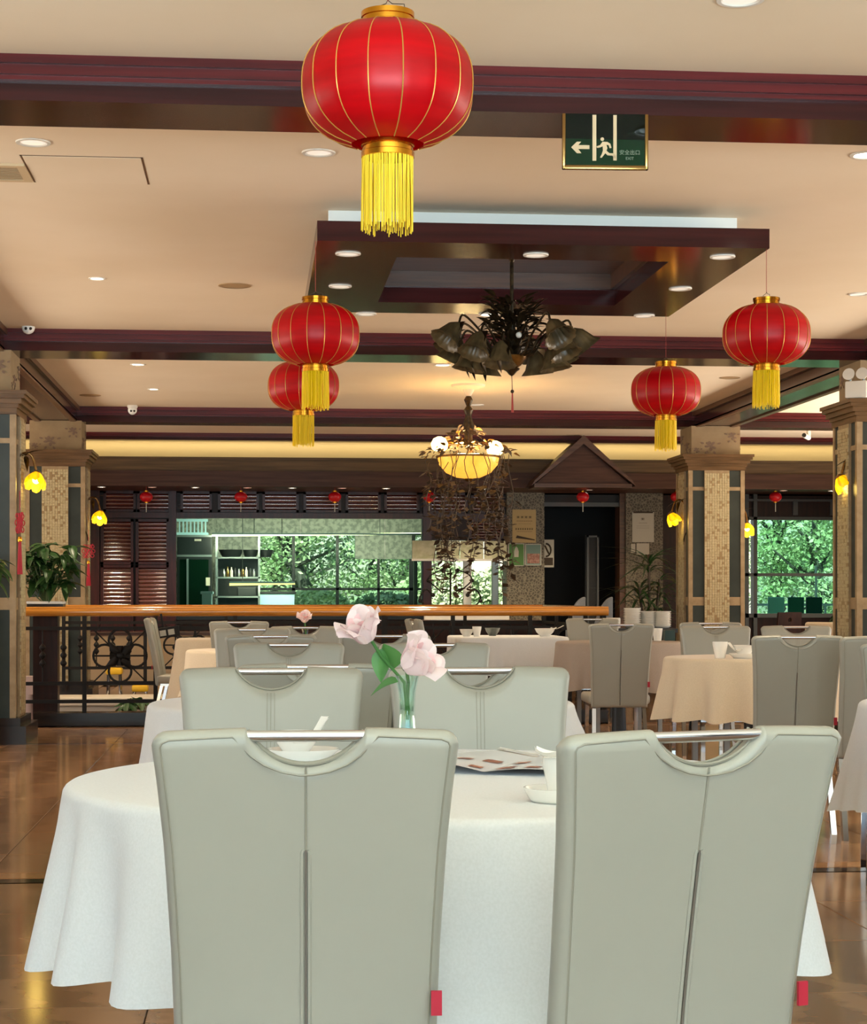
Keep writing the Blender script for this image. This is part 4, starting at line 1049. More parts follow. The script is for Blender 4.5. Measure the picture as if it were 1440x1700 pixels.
# ------------------------------------------------------------------ railing round the garden pit
def railing(name, label, a, b, seg, detail=True, fr=None):
    a, b = Vector(a), Vector(b); L = (b - a).length; dr = (b - a).normalized(); ang = atan2(dr.y, dr.x)
    t = thing(name, label, 'railing', tuple(a), ang)
    h = MB(); h.tube([(-.04, 0, 1.0), (L + .04, 0, 1.0)], .036, 14, flat=.85).tube([(-.04, 0, 1.032), (L + .04, 0, 1.032)], .02, 10)
    h.build('handrail', 'handrail', t)
    for z in (.86, .37, .21): MB().box(0, -.012, z - .016, L, .012, z + .016).build('rail_bar', 'iron', t, 0)
    n = max(1, round(L / seg)); fr = fr or [k / n for k in range(n + 1)]
    post = MB().box(-.018, -.018, .115, .018, .018, .97).mesh('post', 'iron', 0)
    bal = MB().tube([(0, 0, .37), (0, 0, .86)], .007, 6)
    for zz in (.55, .62, .69): bal.lathe([(.007, zz - .035), (.026, zz - .012), (.03, zz), (.026, zz + .012), (.007, zz + .035)], 8)
    bal = bal.mesh('baluster', 'iron', 40)
    med = MB()
    C = Vector((0, 0, .615))
    def ringp(c, rx, rz, r=.011, n=20): med.tube([c + Vector((rx * cos(u), 0, rz * sin(u))) for u in [i * 2 * pi / n for i in range(n + 1)]], r, 6)
    for k in range(4):
        d = Vector((cos(k * pi / 2), 0, sin(k * pi / 2))); ringp(C + d * .135, .10, .10)
        e = Vector((cos(k * pi / 2 + pi / 4), 0, sin(k * pi / 2 + pi / 4)))
        med.tube([C + e * .08, C + e * .33], .007, 6)
        med.tube([C + e * .02 + d * .02, C + e * .09, C + e * .13 + d * .03], [.03, .04, .006], 7)
        med.tube([C + d * .03, C + d * .09], [.02, .035], 6)
    med.tube([C + Vector((-.24, 0, 0)), C + Vector((.24, 0, 0))], .008, 6)
    med.ball(C, .035, 12)
    med = med.mesh('scroll_panel', 'iron', 50)
    for f in fr: obj('post', post, t, (f * L, 0, 0))
    if detail:
        for k in range(len(fr) - 1):
            x0, x1 = fr[k] * L, fr[k + 1] * L
            if k % 2 == 1: obj('scroll_panel', med, t, ((x0 + x1) / 2, 0, 0))
            else:
                for f in range(1, max(2, round((x1 - x0) / .17))): obj('baluster', bal, t, (x0 + (x1 - x0) * f / max(2, round((x1 - x0) / .17)), 0, 0))
    return t
RY = 17.09
ra, rb = at(36, 1000, RY).x, at(1003, 1000, RY).x
railing('railing', 'long iron railing with glossy orange wooden handrail across the hall', (ra, RY, 0), (rb, RY, 0), (rb - ra) / 7, True, [0, .105, .225, .36, .48, .615, .735, .87, 1])
railing('railing', 'short side railing running back from the right end of the handrail', (rb, RY + .1, 0), (rb, 20.7, 0), .9, False)
rl = at(105, 1000, 20.7).x
railing('railing', 'far iron railing on the other side of the garden pit', (rl, 20.75, 0), (rb, 20.75, 0), .9)
# garden pit: planter, plant, stools
pl = thing('planter_box', 'long low white planter wall behind the railing', 'planter', (at(95, 1160, 19.2).x, 19.2, -.25))
MB().rbox(0, 0, 0, 3.6, .5, .30, .01).build('body', 'white_stone', pl, 0); MB().rbox(-.04, -.05, .30, 3.64, .55, .385, .015).build('rim', 'white_stone', pl, 0)
def leafy(name, label, cat, loc, n, Rr, hgt, L, W, m, seed, pot=None, droop=.5, up=.4):
    t = thing(name, label, cat, loc)
    rg = random.Random(seed); lm = [leaf_mesh(L * q, W * q, m, droop) for q in (.8, 1.0, 1.2)]
    if pot: pot(t)
    st = MB(); z0 = hgt[0]
    for k in range(max(5, n // 7)):
        a = rg.uniform(0, 6.28); r = Rr * rg.uniform(.1, .95); z1 = rg.uniform(hgt[0] + .3 * (hgt[1] - hgt[0]), hgt[1])
        tip = Vector((r * cos(a), r * sin(a), z1)); st.tube([(0, 0, z0 - .04), tuple(tip * .5 + Vector((0, 0, z0 * .4))), tuple(tip)], .006, 5)
        for j in range(7):
            aa = a + j * .9 + rg.uniform(-.3, .3)
            obj('leaf', rg.choice(lm), t, tip + Vector((0, 0, rg.uniform(-.05, .03))), (rg.uniform(-.6, up), rg.uniform(-.3, .3), aa - pi / 2))
    st.build('stem', 'stem', t); return t
leafy('garden_plant', 'low bushy green plant in the planter behind the railing', 'plant', tuple(at(212, 1180, 18.7)), 55, .26, (.0, .13), .15, .06, 'leaf', 4)
def pot_black(t):
    MB().box(-.16, -.12, 0, .16, .12, .05).build('pot', 'dark_pot', t, 0); MB().rbox(-.165, -.12, .05, .165, .12, .075, .008).build('pot_rim', 'white_paint', t, 0)
pb = at(77, 1012, 17.45)
pd = thing('plant_pedestal', 'dark wooden pedestal under the leafy pot left of the railing', 'pedestal', (pb.x, 17.45, -.25))
MB().box(-.11, -.09, 0, .11, .09, pb.z + .2).build('body', 'dark_wall', pd, 0); MB().box(-.19, -.13, pb.z + .2, .19, .13, pb.z + .25).build('top', 'dark_wall', pd, 0)
leafy('potted_plant', 'leafy dark green plant in a white-rimmed pot left of the handrail', 'plant', tuple(pb), 200, .30, (.07, .60), .16, .075, 'leaf', 9, pot_black, .5, .6)
def pot_stripe(t):
    MB().lathe([(1e-4, 0), (.09, 0), (.12, .12), (.11, .22), (.1, .22), (1e-4, .2)], 20).build('pot', 'basket_pot', t)
    for k in range(4): MB().lathe([(.1 + .008 * k, .03 + k * .045), (.115 + .004 * k, .04 + k * .045), (.11 + .004 * k, .055 + k * .045)], 20).build('pot_stripe', 'white_paint', t)
pe = at(-22, 1000, 15.9)
p2 = thing('plant_pedestal', 'dark stand under the plant cut by the left edge', 'pedestal', (pe.x - .1, 15.9, 0)); MB().box(-.13, -.13, 0, .13, .13, .95).build('body', 'dark_wall', p2, 0)
leafy('potted_plant', 'leafy plant cut by the left edge in front of the column', 'plant', (at(-42, 960, 14.35).x, 14.35, .95), 60, .22, (.25, .5), .15, .07, 'leaf', 17, pot_stripe, .6, .4)
pe_ = at(-42, 960, 14.35); p2.location = (pe_.x, 14.35, 0)
t = thing('ceramic_pedestal', 'pale pink ceramic pedestal at the left end of the railing', 'pedestal', tuple(at(47, 1168, 17.6)))
MB().box(-.08, -.08, .0, .08, .08, .05).box(-.055, -.055, .05, .055, .055, .12).build('base', 'pink_ceramic', t, 0)
MB().lathe([(.05, .1), (.06, .15), (.085, .2), (.085, .27)], 20).box(-.085, -.085, .27, .085, .085, .36).build('body', 'pink_ceramic', t)
t.location.z = -.25; t.scale = (1.0, 1, 1.85)
for px, z, lab in ((190, .40, 'yellow stool seen through the scrolled ironwork'), (233, .22, 'low yellow stool behind the lower rail bar')):
    q = at(px, 1110, 20.0); s_ = thing('yellow_stool', lab, 'stool', (q.x, 20.0, -.25))
    MB().rbox(-.085, -.1, z + .18, .085, .1, z + .25, .02).build('seat', 'yellow_seat', s_)
    for sx in (-.06, .06):
        for sy in (-.07, .07): MB().tube([(sx, sy, z + .2), (sx * 1.15, sy * 1.15, 0)], .012, 8).build('leg', 'chrome', s_)

# ------------------------------------------------------------------ slender-leaved plant and its pot
def pot_tall(t): MB().lathe([(1e-4, 0), (.17, 0), (.22, .38), (.24, .40), (.22, .41), (1e-4, .38)], 24).build('pot', 'dark_pot', t)
q = at(1078, 1000, 22.7)
t = thing('dracaena', 'slender-leaved dark plant left of the mosaic column', 'plant', (q.x, 22.7, 0)); pot_tall(t)
rg = random.Random(2); bl = [leaf_mesh(L, .05, 'leaf', 1.0) for L in (.42, .55, .66)]
for sx, sy, h in ((0, 0, 1.65), (.14, .05, 1.35), (-.13, -.06, 1.25), (.05, -.1, 1.0)):
    MB().tube([(sx * .3, sy * .3, .38), (sx, sy, h)], .018, 7).build('trunk', 'twig', t)
    for k in range(26):
        o = obj('leaf', rg.choice(bl), t, (sx, sy, h - .25 * rg.random()), (rg.uniform(.2, 1.1), 0, k * 2.4)); o.scale = (.8, .8, .8)

# ------------------------------------------------------------------ notices on the stone piers
PYF = YN - .125
def notice(name, label, px0, py0, px1, py1, m, Y=PYF, border=None):
    a, b = at(px0, py1, Y), at(px1, py0, Y)
    t = thing(name, label, 'notice', ((a.x + b.x) / 2, Y, (a.z + b.z) / 2)); hw, hh = (b.x - a.x) / 2, (b.z - a.z) / 2
    MB().box(-hw, -.008, -hh, hw, .004, hh).build('sheet', m, t, 0)
    if border:
        e = .012; MB().box(-hw, -.011, hh - e, hw, -.008, hh).box(-hw, -.011, -hh, hw, -.008, -hh + e).box(-hw, -.011, -hh, -hw + e, -.008, hh).box(hw - e, -.011, -hh, hw, -.008, hh).build('border', border, t, 0)
    return t, hw, hh
def strokes(t, hw, hh, rows, m='ink'):
    rg = random.Random(1); mb = MB()
    for v, u0, u1, n, h in rows:
        for k in range(n):
            x0 = -hw + 2 * hw * (u0 + (u1 - u0) * k / n); x1 = x0 + 2 * hw * (u1 - u0) / n * .72; z = hh - 2 * hh * v
            if h > .03:
                for j in range(3): mb.box(x0, -.0095, z - hh * h * (j * .7), x1, -.008, z - hh * h * (j * .7 + .3))
                mb.box((x0 + x1) / 2 - .003, -.0095, z - hh * h * 1.7, (x0 + x1) / 2 + .004, -.008, z)
            else: mb.box(x0, -.0095, z - hh * h, x1, -.008, z)
    mb.build('lettering', m, t, 0)
t, hw, hh = notice('notice_board', 'cream notice with dark characters on the left stone pier', 851, 846, 890, 901, 'paper_cream')
strokes(t, hw, hh, ((.2, .18, .86, 4, .07), (.34, .18, .86, 9, .028), (.43, .25, .8, 14, .012), (.56, .12, .9, 8, .06), (.66, .18, .85, 18, .02)))
MB().add([(-hw * .72, -.0095, -hh * .72), (-hw * .62, -.0095, -hh * .56), (hw * .9, -.0095, -hh * .80), (hw * .9, -.0095, -hh * .86)], [(0, 1, 2, 3)]).build('brush_stroke', 'ink', t, 0)
t, hw, hh = notice('poster', 'green framed poster with a pale bottle shape under the cream notice', 844, 902, 871, 940, 'paper_green', border='paper_white')
MB().prism([(-.03, -hh * .2), (-.032, hh * .3), (-.018, hh * .6), (0, hh * .72), (.018, hh * .6), (.032, hh * .3), (.03, -hh * .2)], -.0095, -.008).build('bottle_print', 'paper_white', t, 0)
t, hw, hh = notice('poster', 'small teal and reddish photo poster beside the green poster', 872, 903, 899, 939, 'paper_blue', border='paper_white')
MB().box(-hw * .75, -.0095, -hh * .8, hw * .8, -.008, hh * .1).build('photo_print', 'paper_photo', t, 0)
t, hw, hh = notice('restroom_sign', 'grey sign with a dark ring inside the doorway edge', 903, 896, 920, 942, 'paper_white', YN - .03)
mb = MB(); c0 = Vector((-hw * .6, -.009, hh * .25))
mb.tube([c0 + Vector((hw * 1.0 * cos(u), 0, hw * 1.25 * sin(u))) for u in [i * pi / 8 - pi / 2 for i in range(9)]], .012, 6)
mb.tube([c0 + Vector((-hw * .2, 0, hw * .9)), c0 + Vector((hw * .6, 0, -hw * .7))], .012, 6); mb.box(-hw, -.0095, -hh * .85, hw * .8, -.008, -hh * .3)
mb.build('symbol', 'ink', t, 0)
t, hw, hh = notice('notice_board', 'white clipboard sheet on the right stone pier', 1050, 850, 1086, 900, 'paper_white')
strokes(t, hw, hh, ((.2, .4, .62, 1, .08), (.36, .3, .7, 6, .02), (.46, .2, .8, 10, .012), (.53, .2, .8, 10, .012)))
MB().box(-hw * .9, -.014, hh * .92, hw * .9, -.006, hh * 1.02).build('clip', 'ink', t, 0)
notice('notice_sheet', 'small white sheet under the clipboard, nearer the doorway', 1048, 903, 1055, 918, 'paper_white')
notice('notice_sheet', 'small white sheet under the clipboard, nearer the plant', 1057, 902, 1078, 921, 'paper_white')

# ------------------------------------------------------------------ things in the kitchen behind the glass
QY = 28.4
K = lambda px, py, Y=QY: at(px, py, Y)
a, b = K(294, 888), K(352, 888)
t = thing('oven_cabinet', 'tall dark glass-fronted oven cabinet at the left of the kitchen window', 'cabinet', ((a.x + b.x) / 2, QY + .3, 0)); hw = (b.x - a.x) / 2; H = a.z
MB().rbox(-hw, -.28, 0, hw, .3, H, .01).build('body', 'dark_steel', t, 0)
zd = K(300, 922).z
MB().box(-hw, -.30, zd - .02, hw, -.28, zd + .01).box(-hw, -.30, H - .03, hw, -.28, H).box(-hw, -.3, .9, hw, -.28, .95).build('trim_strip', 'steel', t, 0)
MB().box(-hw + .04, -.296, 1.0, hw - .05, -.285, zd - .06).build('door', 'pane_teal', t, 0)
MB().box(-hw + .14, -.31, 1.0, -hw + .17, -.29, zd - .05).build('handle', 'steel', t, 0)
MB().box(.0, -.30, H - .09, .10, -.283, H - .06).box(hw - .09, -.30, 1.30, hw - .03, -.29, 1.42).build('label_plate', 'paper_white', t, 0)
t = thing('storage_crate', 'pale blue slatted crate on top of the oven cabinet', 'crate', ((a.x + b.x) / 2 - .03, QY + .3, H))
MB().box(-hw, -.25, 0, hw - .03, .25, .04).box(-hw, -.25, .2, hw - .03, -.23, .24).build('body', 'blue_box', t, 0)
for k in range(9): MB().box(-hw + k * .055, -.25, .04, -hw + k * .055 + .02, -.235, .2).build('slat', 'blue_box', t, 0)
a, b = K(358, 920), K(432, 920)
t = thing('kitchen_rack', 'steel kitchen shelf rack with pans behind the glass', 'rack', (a.x, QY, 0)); Wd = b.x - a.x
for x in (0, Wd - .03):
    for y in (0, .4): MB().box(x, y, 0, x + .03, y + .03, K(360, 884).z).build('post', 'steel', t, 0)
shz = [K(400, y).z for y in (926, 959, 991)] + [.55]
for z in shz: MB().box(0, 0, z - .012, Wd, .43, z + .012).build('shelf', 'steel', t, 0)
MB().box(.0, .43, .4, Wd, .45, shz[0]).build('back_panel', 'dark_steel', t, 0)
for k, (px, r, lab) in enumerate(((384, .19, 'large dark pan on the top shelf of the kitchen rack, left'), (416, .12, 'middle dark pan on the top shelf of the kitchen rack'), (441, .12, 'dark pan overhanging the right end of the kitchen rack'))):
    q = K(px, 926, QY + .2); o = MB().lathe([(1e-4, 0), (r * .7, 0), (r, .11), (r * .97, .11), (r * .66, .01), (1e-4, .01)], 20).build('pan', 'dark_steel', None, 40, (q.x, q.y, shz[0] + .013)); tag(o, lab, 'pan', 'dark pans')
for k in range(9):
    q = K(372 + k * 6.2, 957, QY + .12); hh = .12 + .05 * ((k * 7) % 4) / 4
    o = MB().lathe([(1e-4, 0), (.022, 0), (.022, hh * .6), (.009, hh * .8), (.009, hh), (1e-4, hh)], 10).build('bottle', ('steel', 'brass', 'paper_white', 'dark_steel')[k % 4], None, 40, (q.x, q.y, shz[1] + .013)); tag(o, 'small bottle in the row on the middle rack shelf', 'bottle', 'bottles on the kitchen rack')
q = K(410, 990, QY + .2); o = MB().rbox(-.14, -.1, 0, .14, .1, .13, .01).build('food_tin', 'dark_steel', None, 0, (q.x, q.y, shz[2] + .013)); tag(o, 'dark box on the lower rack shelf', 'box')
for px0, px1, Y, lab in ((431, 489, 28.9, 'pale blue storage bin under the window behind the glass'), (336, 352, 27.6, 'narrow pale teal bin in front of the oven cabinet')):
    a, b = at(px0, 983, Y), at(px1, 983, Y); t = thing('storage_bin', lab, 'bin', ((a.x + b.x) / 2, Y, 0)); hw = (b.x - a.x) / 2
    MB().add([(-hw * .92, -.2, .55), (hw * .92, -.2, .55), (hw * .92, .2, .55), (-hw * .92, .2, .55), (-hw, -.22, a.z), (hw, -.22, a.z), (hw, .22, a.z), (-hw, .22, a.z)], [(0, 1, 2, 3), (0, 4, 5, 1), (1, 5, 6, 2), (2, 6, 7, 3), (3, 7, 4, 0)]).build('body', 'blue_box', t, 0)
    MB().rbox(-hw - .02, -.24, a.z - .03, hw + .02, .24, a.z + .01, .008).build('rim', 'dark_steel' if px0 > 400 else 'blue_box', t, 0)
    MB().box(-hw, -.2, 0, hw, .2, .55).build('stand', 'dark_steel', t, 0)
for pts, m, lab, en in ((((352, 889), (700, 886)), 'tube', 'long bright light tube in place of a reflection across the kitchen glass', 95), (((381, 970), (490, 968)), 'tube_warm', 'short warm light tube low over the pale blue bin', 8)):  # long tube built behind the pane in place of its reflection
    a, b = at(*pts[0], 27.6), at(*pts[1], 27.6)
    t = thing('tube_light', lab, 'light', tuple(a)); d = b - a
    MB().tube([(0, 0, 0), tuple(d)], .014 if en > 10 else .02, 8).build('tube', m, t)
    MB().box(0, -.02, .014, d.x, .02, .04).build('housing', 'steel', t, 0)
    for f in (.2, .8): MB().tube([(d.x * f, 0, .04), (d.x * f, 0, 2.9 - a.z)], .006, 6).build('drop_rod', 'steel', t)
    l = bpy.data.lights.new('lamp', 'AREA'); l.shape = 'RECTANGLE'; l.size = d.x; l.size_y = .05; l.energy = en; l.color = (1, .93, .72)
    o = bpy.data.objects.new('lamp', l); COL.objects.link(o); o.parent = t; o.location = (d.x / 2, .03, -.03); o.rotation_euler = (R(58), 0, 0)
# frosted pelmet over the serving hatch and the hatch posts
a, b = at(684, 930, YN - .1), at(843, 898, YN - .1)
t = thing('hatch_pelmet', 'cream frosted panel above the bright green hatch behind the vines', 'panel', (a.x, YN - .1, a.z))
Wd, Hh = b.x - a.x, b.z - a.z; n = 4
for k in range(n): MB().box(Wd * k / n + .006, -.01, .02, Wd * (k + 1) / n - .006, .01, Hh).build('panel', 'pelmet', t, 0)
MB().box(0, -.02, -.01, Wd, .02, .02).build('rail', 'off_white', t, 0)
for px, wd, m, lab in ((776, .11, 'white_paint', 'white post in the bright hatch behind the vines'), (822, .09, 'steel', 'grey steel post at the right of the bright hatch'), (690, .05, 'dark_steel', 'dark post at the left of the bright hatch')):
    q = at(px, 960, YN + .1); o = MB().rbox(-wd / 2, -.05, .86, wd / 2, .05, 1.66, .008).build('hatch_post', m, None, 0, (q.x, q.y, 0)); tag(o, lab, 'post')
struct('wall_counter', MB().box(wx(703), YN - .25, .82, wx(842), YN + .3, .88), 'off_white')
q = at(745, 970, YN + .1)
t = thing('iron_ornament', 'scrolled dark iron ornament in front of the bright hatch', 'ornament', (q.x, YN - .15, .88))
m = MB()
for s_ in (-1, 1):
    m.tube(smooth([(s_ * .02, 0, .1), (s_ * .25, 0, .08), (s_ * .42, 0, .22), (s_ * .34, 0, .36), (s_ * .24, 0, .28)]), .012, 6)
    m.tube(smooth([(s_ * .1, 0, .3), (s_ * .3, 0, .5), (s_ * .12, 0, .62), (s_ * .05, 0, .5)]), .01, 6)
    for c_ in ((s_ * .24, 0, .28), (s_ * .42, 0, .2), (s_ * .1, 0, .62), (s_ * .3, 0, .48)): m.ball(c_, .03, 8)
m.tube([(0, 0, 0), (0, 0, .64)], .014, 7); m.build('scroll', 'iron', t)

# ------------------------------------------------------------------ furniture at the far right and left
q0, q1 = at(1008, 1040, 17.7), at(1124, 1040, 17.7)
t = thing('sideboard', 'dark serving table carrying the plate stacks', 'table', ((q0.x + q1.x) / 2, 17.9, 0)); hw = (q1.x - q0.x) / 2
MB().box(-hw, -.25, .80, hw, .25, .84).build('top', 'table', t, 0)
for sx in (-1, 1):
    for sy in (-.2, .2): MB().box(sx * (hw - .05) - .02, sy - .02, 0, sx * (hw - .05) + .02, sy + .02, .8).build('leg', 'table', t, 0)
pm = MB().lathe([(1e-4, 0), (.055, 0), (.085, .019), (.0855, .022), (.083, .022), (.05, .005), (1e-4, .004)], 20).mesh('dinner_plate', 'porcelain', 50)
for px, n, lab in ((1050, 12, 'left'), (1078, 10, 'middle'), (1100, 10, 'right')):
    for k in range(n):
        q = at(px, 1030, 17.8); o = obj('dinner_plate', pm, None, (q.x, q.y + .03 * (px == 1078), .841 + k * .0155))
        tag(o, ('topmost white plate of the %s stack on the serving table' if k == n - 1 else 'white plate in the %s stack on the dark serving table') % lab, 'plate', 'white plates in the %s stack on the serving table' % lab)
q = at(1016, 1030, 17.75); o = MB().rbox(-.075, -.06, 0, .075, .06, .10, .01).build('white_box', 'porcelain', None, 40, (q.x, q.y, .841)); tag(o, 'white box left of the plate stacks', 'box')
q = at(1092, 1066, 14.75); o = MB().lathe([(1e-4, 0), (.03, 0), (.042, .1), (.04, .1), (.028, .006), (1e-4, .006)], 18).build('tea_cup', 'porcelain', None, 40, (q.x, q.y, TZ)); tag(o, 'white cup at the right end of the taupe tablecloth', 'cup')
q = at(1111, 1066, 14.85); o = MB().rbox(-.04, -.04, 0, .04, .04, .085, .004).build('napkin_box', mat('dark_green_box', '1c3a34', .4), None, 0, (q.x, q.y, TZ)); tag(o, 'dark green napkin box beside the cup on the taupe cloth', 'box')
# rounded pale grey armchairs beyond the railing
def tub(px, Y, label, rz):
    q = at(px, 1000, Y); t = thing('tub_chair', label, 'chair', (q.x, Y, 0), rz, 'pale grey rounded chairs')
    m = MB()
    for side in (0, 1):
        m.grid(lambda u, v: ((.25 - .03 * side) * (1 - .12 * (1 - v)) * sin((u - .5) * 3.5), -(.25 - .03 * side) * cos((u - .5) * 3.5), .40 + (.72 * (1 - .5 * abs(2 * u - 1) ** 3)) * v), 18, 8)
    m.build('backrest', 'grey_fabric', t, 60)
    bm_ = MB().tube([(.235 * sin((u - .5) * 3.5), -.235 * cos((u - .5) * 3.5), .40 + .72 * (1 - .5 * abs(2 * u - 1) ** 3)) for u in [i / 18 for i in range(19)]], .017, 8).build('top_roll', 'grey_fabric', t)
    MB().rbox(-.22, -.22, .40, .22, .24, .50, .03).build('seat', 'grey_fabric', t)
    for sx in (-.17, .17):
        for sy in (-.16, .18): MB().tube([(sx, sy, .41), (sx * 1.15, sy * 1.15, 0)], .014, 8).build('leg', 'iron', t)
    t.scale = (.68, .68, 1)
tub(948, 21.6, 'pale grey round-backed chair at the right end of the handrail, left one', R(70))
tub(994, 22.2, 'pale grey round-backed chair nearer the plate stacks', R(70))
# brown wooden chair and tan armchair at the right window
q = at(1308, 1040, 19.2)
t = thing('wooden_chair', 'dark wooden chair with a round hole in its tilted back by the window', 'chair', (q.x, 19.2, 0), R(25))
m = MB(); n = 20; hr = .025; cz = .90
outer = [(-.17, .45), (.17, .45), (.155, .98), (-.155, .98)]
bmx = bmesh.new(); ov = [bmx.verts.new((x, 0, z)) for x, z in outer]; iv = [bmx.verts.new((hr * cos(k * 2 * pi / n), 0, cz + hr * sin(k * 2 * pi / n))) for k in range(n)]
oe = [bmx.edges.new((ov[k], ov[(k + 1) % 4])) for k in range(4)] + [bmx.edges.new((iv[k], iv[(k + 1) % n])) for k in range(n)]
bmesh.ops.triangle_fill(bmx, edges=oe, use_beauty=True); g_ = bmesh.ops.extrude_face_region(bmx, geom=bmx.faces[:])
bmesh.ops.translate(bmx, verts=[v for v in g_['geom'] if isinstance(v, bmesh.types.BMVert)], vec=(0, .02, 0))
for v in bmx.verts: v.co.y -= (v.co.z - .45) * .22; v.co.x += (v.co.z - .45) * -.12
bmesh.ops.recalc_face_normals(bmx, faces=bmx.faces); me = bpy.data.meshes.new('backrest'); bmx.to_mesh(me); me.materials.append(M['dark_wall']); obj('backrest', me, t)
MB().rbox(-.19, -.01, .43, .19, .38, .46, .008).build('seat', 'dark_wall', t)
for sx in (-.16, .16):
    for sy in (.02, .35): MB().tube([(sx, sy, .44), (sx, sy, 0)], .016, 8).build('leg', 'dark_wall', t)
tub2 = at(1372, 1040, 17.5)
t = thing('tan_armchair', 'tan low-backed armchair by the right column', 'chair', (tub2.x, 17.5, 0), R(-30))
MB().rbox(-.2, -.03, .42, .2, .03, .90, .025, 3).build('backrest', 'cloth_tan', t, 60); MB().rbox(-.2, -.0, .40, .2, .38, .47, .025).build('seat', 'cloth_tan', t, 60)
for sx in (-.16, .16):
    for sy in (.03, .33): MB().tube([(sx, sy, .41), (sx, sy, 0)], .014, 8).build('leg', 'iron', t)
q = at(1385, 1030, 18.4)
t = thing('dining_table', 'small dark table behind the tan armchair', 'table', (q.x, 18.5, 0)); MB().box(-.3, -.3, .74, .3, .3, .77).build('tabletop', 'table', t, 0); MB().lathe([(.2, 0), (.2, .02), (.03, .04), (.03, .74)], 16).build('pedestal', 'table', t)
lathe_thing('tea_cup', 'white cup on the small dark table behind the tan armchair', 'cup', scale_prof(CUP, 1.3), 'porcelain', (at(1368, 1030, 18.3).x, 18.3, .771))
leafy('table_plant', 'small dark plant on the table by the right column', 'plant', (at(1392, 1030, 18.5).x, 18.5, .771), 28, .14, (.06, .22), .13, .05, 'leaf', 31)
# black tray sign by the tan side chair
q = at(268, 1052, 16.6)
t = thing('tray_rack', 'dark tilted tray with white cards hanging beside the tan side chair', 'tray', tuple(q), 0, None, (0, R(-9), 0))
MB().rbox(-.14, -.02, -.045, .14, .02, .045, .004).build('tray', 'iron', t, 0)
for k in range(3): MB().box(-.11 + k * .075, -.024, -.028, -.055 + k * .075, -.0195, .022).build('card', 'paper_white', t, 0)
MB().box(-.01, -.01, .04, .01, .01, 1.0 - q.z - .03 + .02).build('hook', 'iron', t, 0); t.location.y = 17.04
# low counter lit behind the far railing and cream back panels
for px0, px1, y0, y1, Y, m, nm, lab in ((150, 420, 1050, 1110, 24.6, 'plaster', 'low_counter', 'cream low counter front seen under the kitchen window'),
                                        (690, 900, 1030, 1112, 24.6, 'dark_wall', 'low_counter', 'dark low counter under the bright hatch')):
    a, b = at(px0, y0, Y), at(px1, y1, Y)
    t = thing(nm, lab, 'counter', ((a.x + b.x) / 2, Y + .25, 0)); hw = (b.x - a.x) / 2
    MB().box(-hw, -.22, 0, hw, .25, a.z - .04).build('body', m, t, 0); MB().box(-hw - .02, -.25, a.z - .04, hw + .02, .25, a.z).build('top', 'brown_wood', t, 0)

# ------------------------------------------------------------------ outdoors
tag(struct('ground', MB().box(-40, YN + 4.3, -.6, 60, 80, -.45).box(wx(1098) + .2, YN + .25, -.6, 60, YN + 4.3, -.45), 'lawn'))
def tree(label, px, Y, h, cr, base, n, m, seed, lean=0, group='trees outside the windows'):
    q = at(px, 1000, Y); t = thing('tree', label, 'tree', (q.x, Y, -.46), 0, group)
    rg = random.Random(seed); st = MB()
    st.tube([(0, 0, 0), (lean * .3, 0, h * .3), (lean, .1, h * .62)], [.16, .13, .08], 9)
    tips = []
    for k in range(9):
        a = k * 2.4; z0 = h * rg.uniform(.22, .6); tip = Vector((lean * z0 / h / .62 + cr * .8 * cos(a), cr * .7 * sin(a), z0 + rg.uniform(.2, .8)))
        st.tube([(lean * z0 / h / .62, .0, z0), tuple(tip)], [.05, .015], 6); tips.append(tip)
    st.build('trunk', 'bark', t)
    c = MB()
    cl = [Vector((rg.uniform(-1, 1), rg.uniform(-1, 1), rg.uniform(-1, 1))) for _ in range(46)]
    cl = [Vector((v.x * cr, v.y * cr * .8, base + (h - base) * (.5 + .5 * v.z))) for v in cl if v.length < 1.25]
    for k in range(int(n * 1.9)):
        b0 = rg.choice(cl) + Vector((rg.gauss(0, .2), rg.gauss(0, .2), rg.gauss(0, .17)))
        u = Vector((rg.gauss(0, 1), rg.gauss(0, 1), rg.gauss(0, .6))).normalized(); v = u.orthogonal().normalized(); L = rg.uniform(.05, .125)
        v = Matrix.Rotation(rg.uniform(0, 6), 3, u) @ v
        c.add([b0 - u * L * .5, b0 + v * L * .28, b0 + u * L * .5, b0 - v * L * .28], [(0, 1, 2, 3)])
    c.build('crown', m, t, 0)['kind'] = 'stuff'
    return t
tree('bright leafy tree on the left, in place of a kitchen glass reflection', 455, 34.0, 4.6, 1.0, .6, 3600, 'foliage', 1, .1)  # kitchen glass trees are added in place of a reflection
tree('tree with a dark leaning trunk in place of a kitchen glass reflection', 545, 33.4, 4.8, 1.1, 1.0, 3200, 'foliage', 2, -.9)
tree('shaded tree in place of a reflection in the right half of the kitchen glass', 610, 35.5, 4.8, 1.1, .5, 3600, 'foliage_dark', 3, .2)
tree('bright tree on the right, in place of a kitchen glass reflection', 668, 34.2, 4.4, .9, .8, 2800, 'foliage', 4, .1)
tree('pale leafy tree left in the right-hand window', 1285, 33.0, 5.0, 1.0, 1.5, 3200, 'foliage', 5, .1)
tree('broad bright tree in the middle of the right-hand window', 1350, 32.0, 4.8, 1.0, 1.1, 3800, 'foliage', 6, .1)
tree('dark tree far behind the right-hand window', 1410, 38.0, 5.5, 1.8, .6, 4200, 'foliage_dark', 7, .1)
tree('dark tree far back, in place of a kitchen glass reflection', 500, 40.0, 6.5, 2.6, .3, 5200, 'foliage_dark', 8, .1)
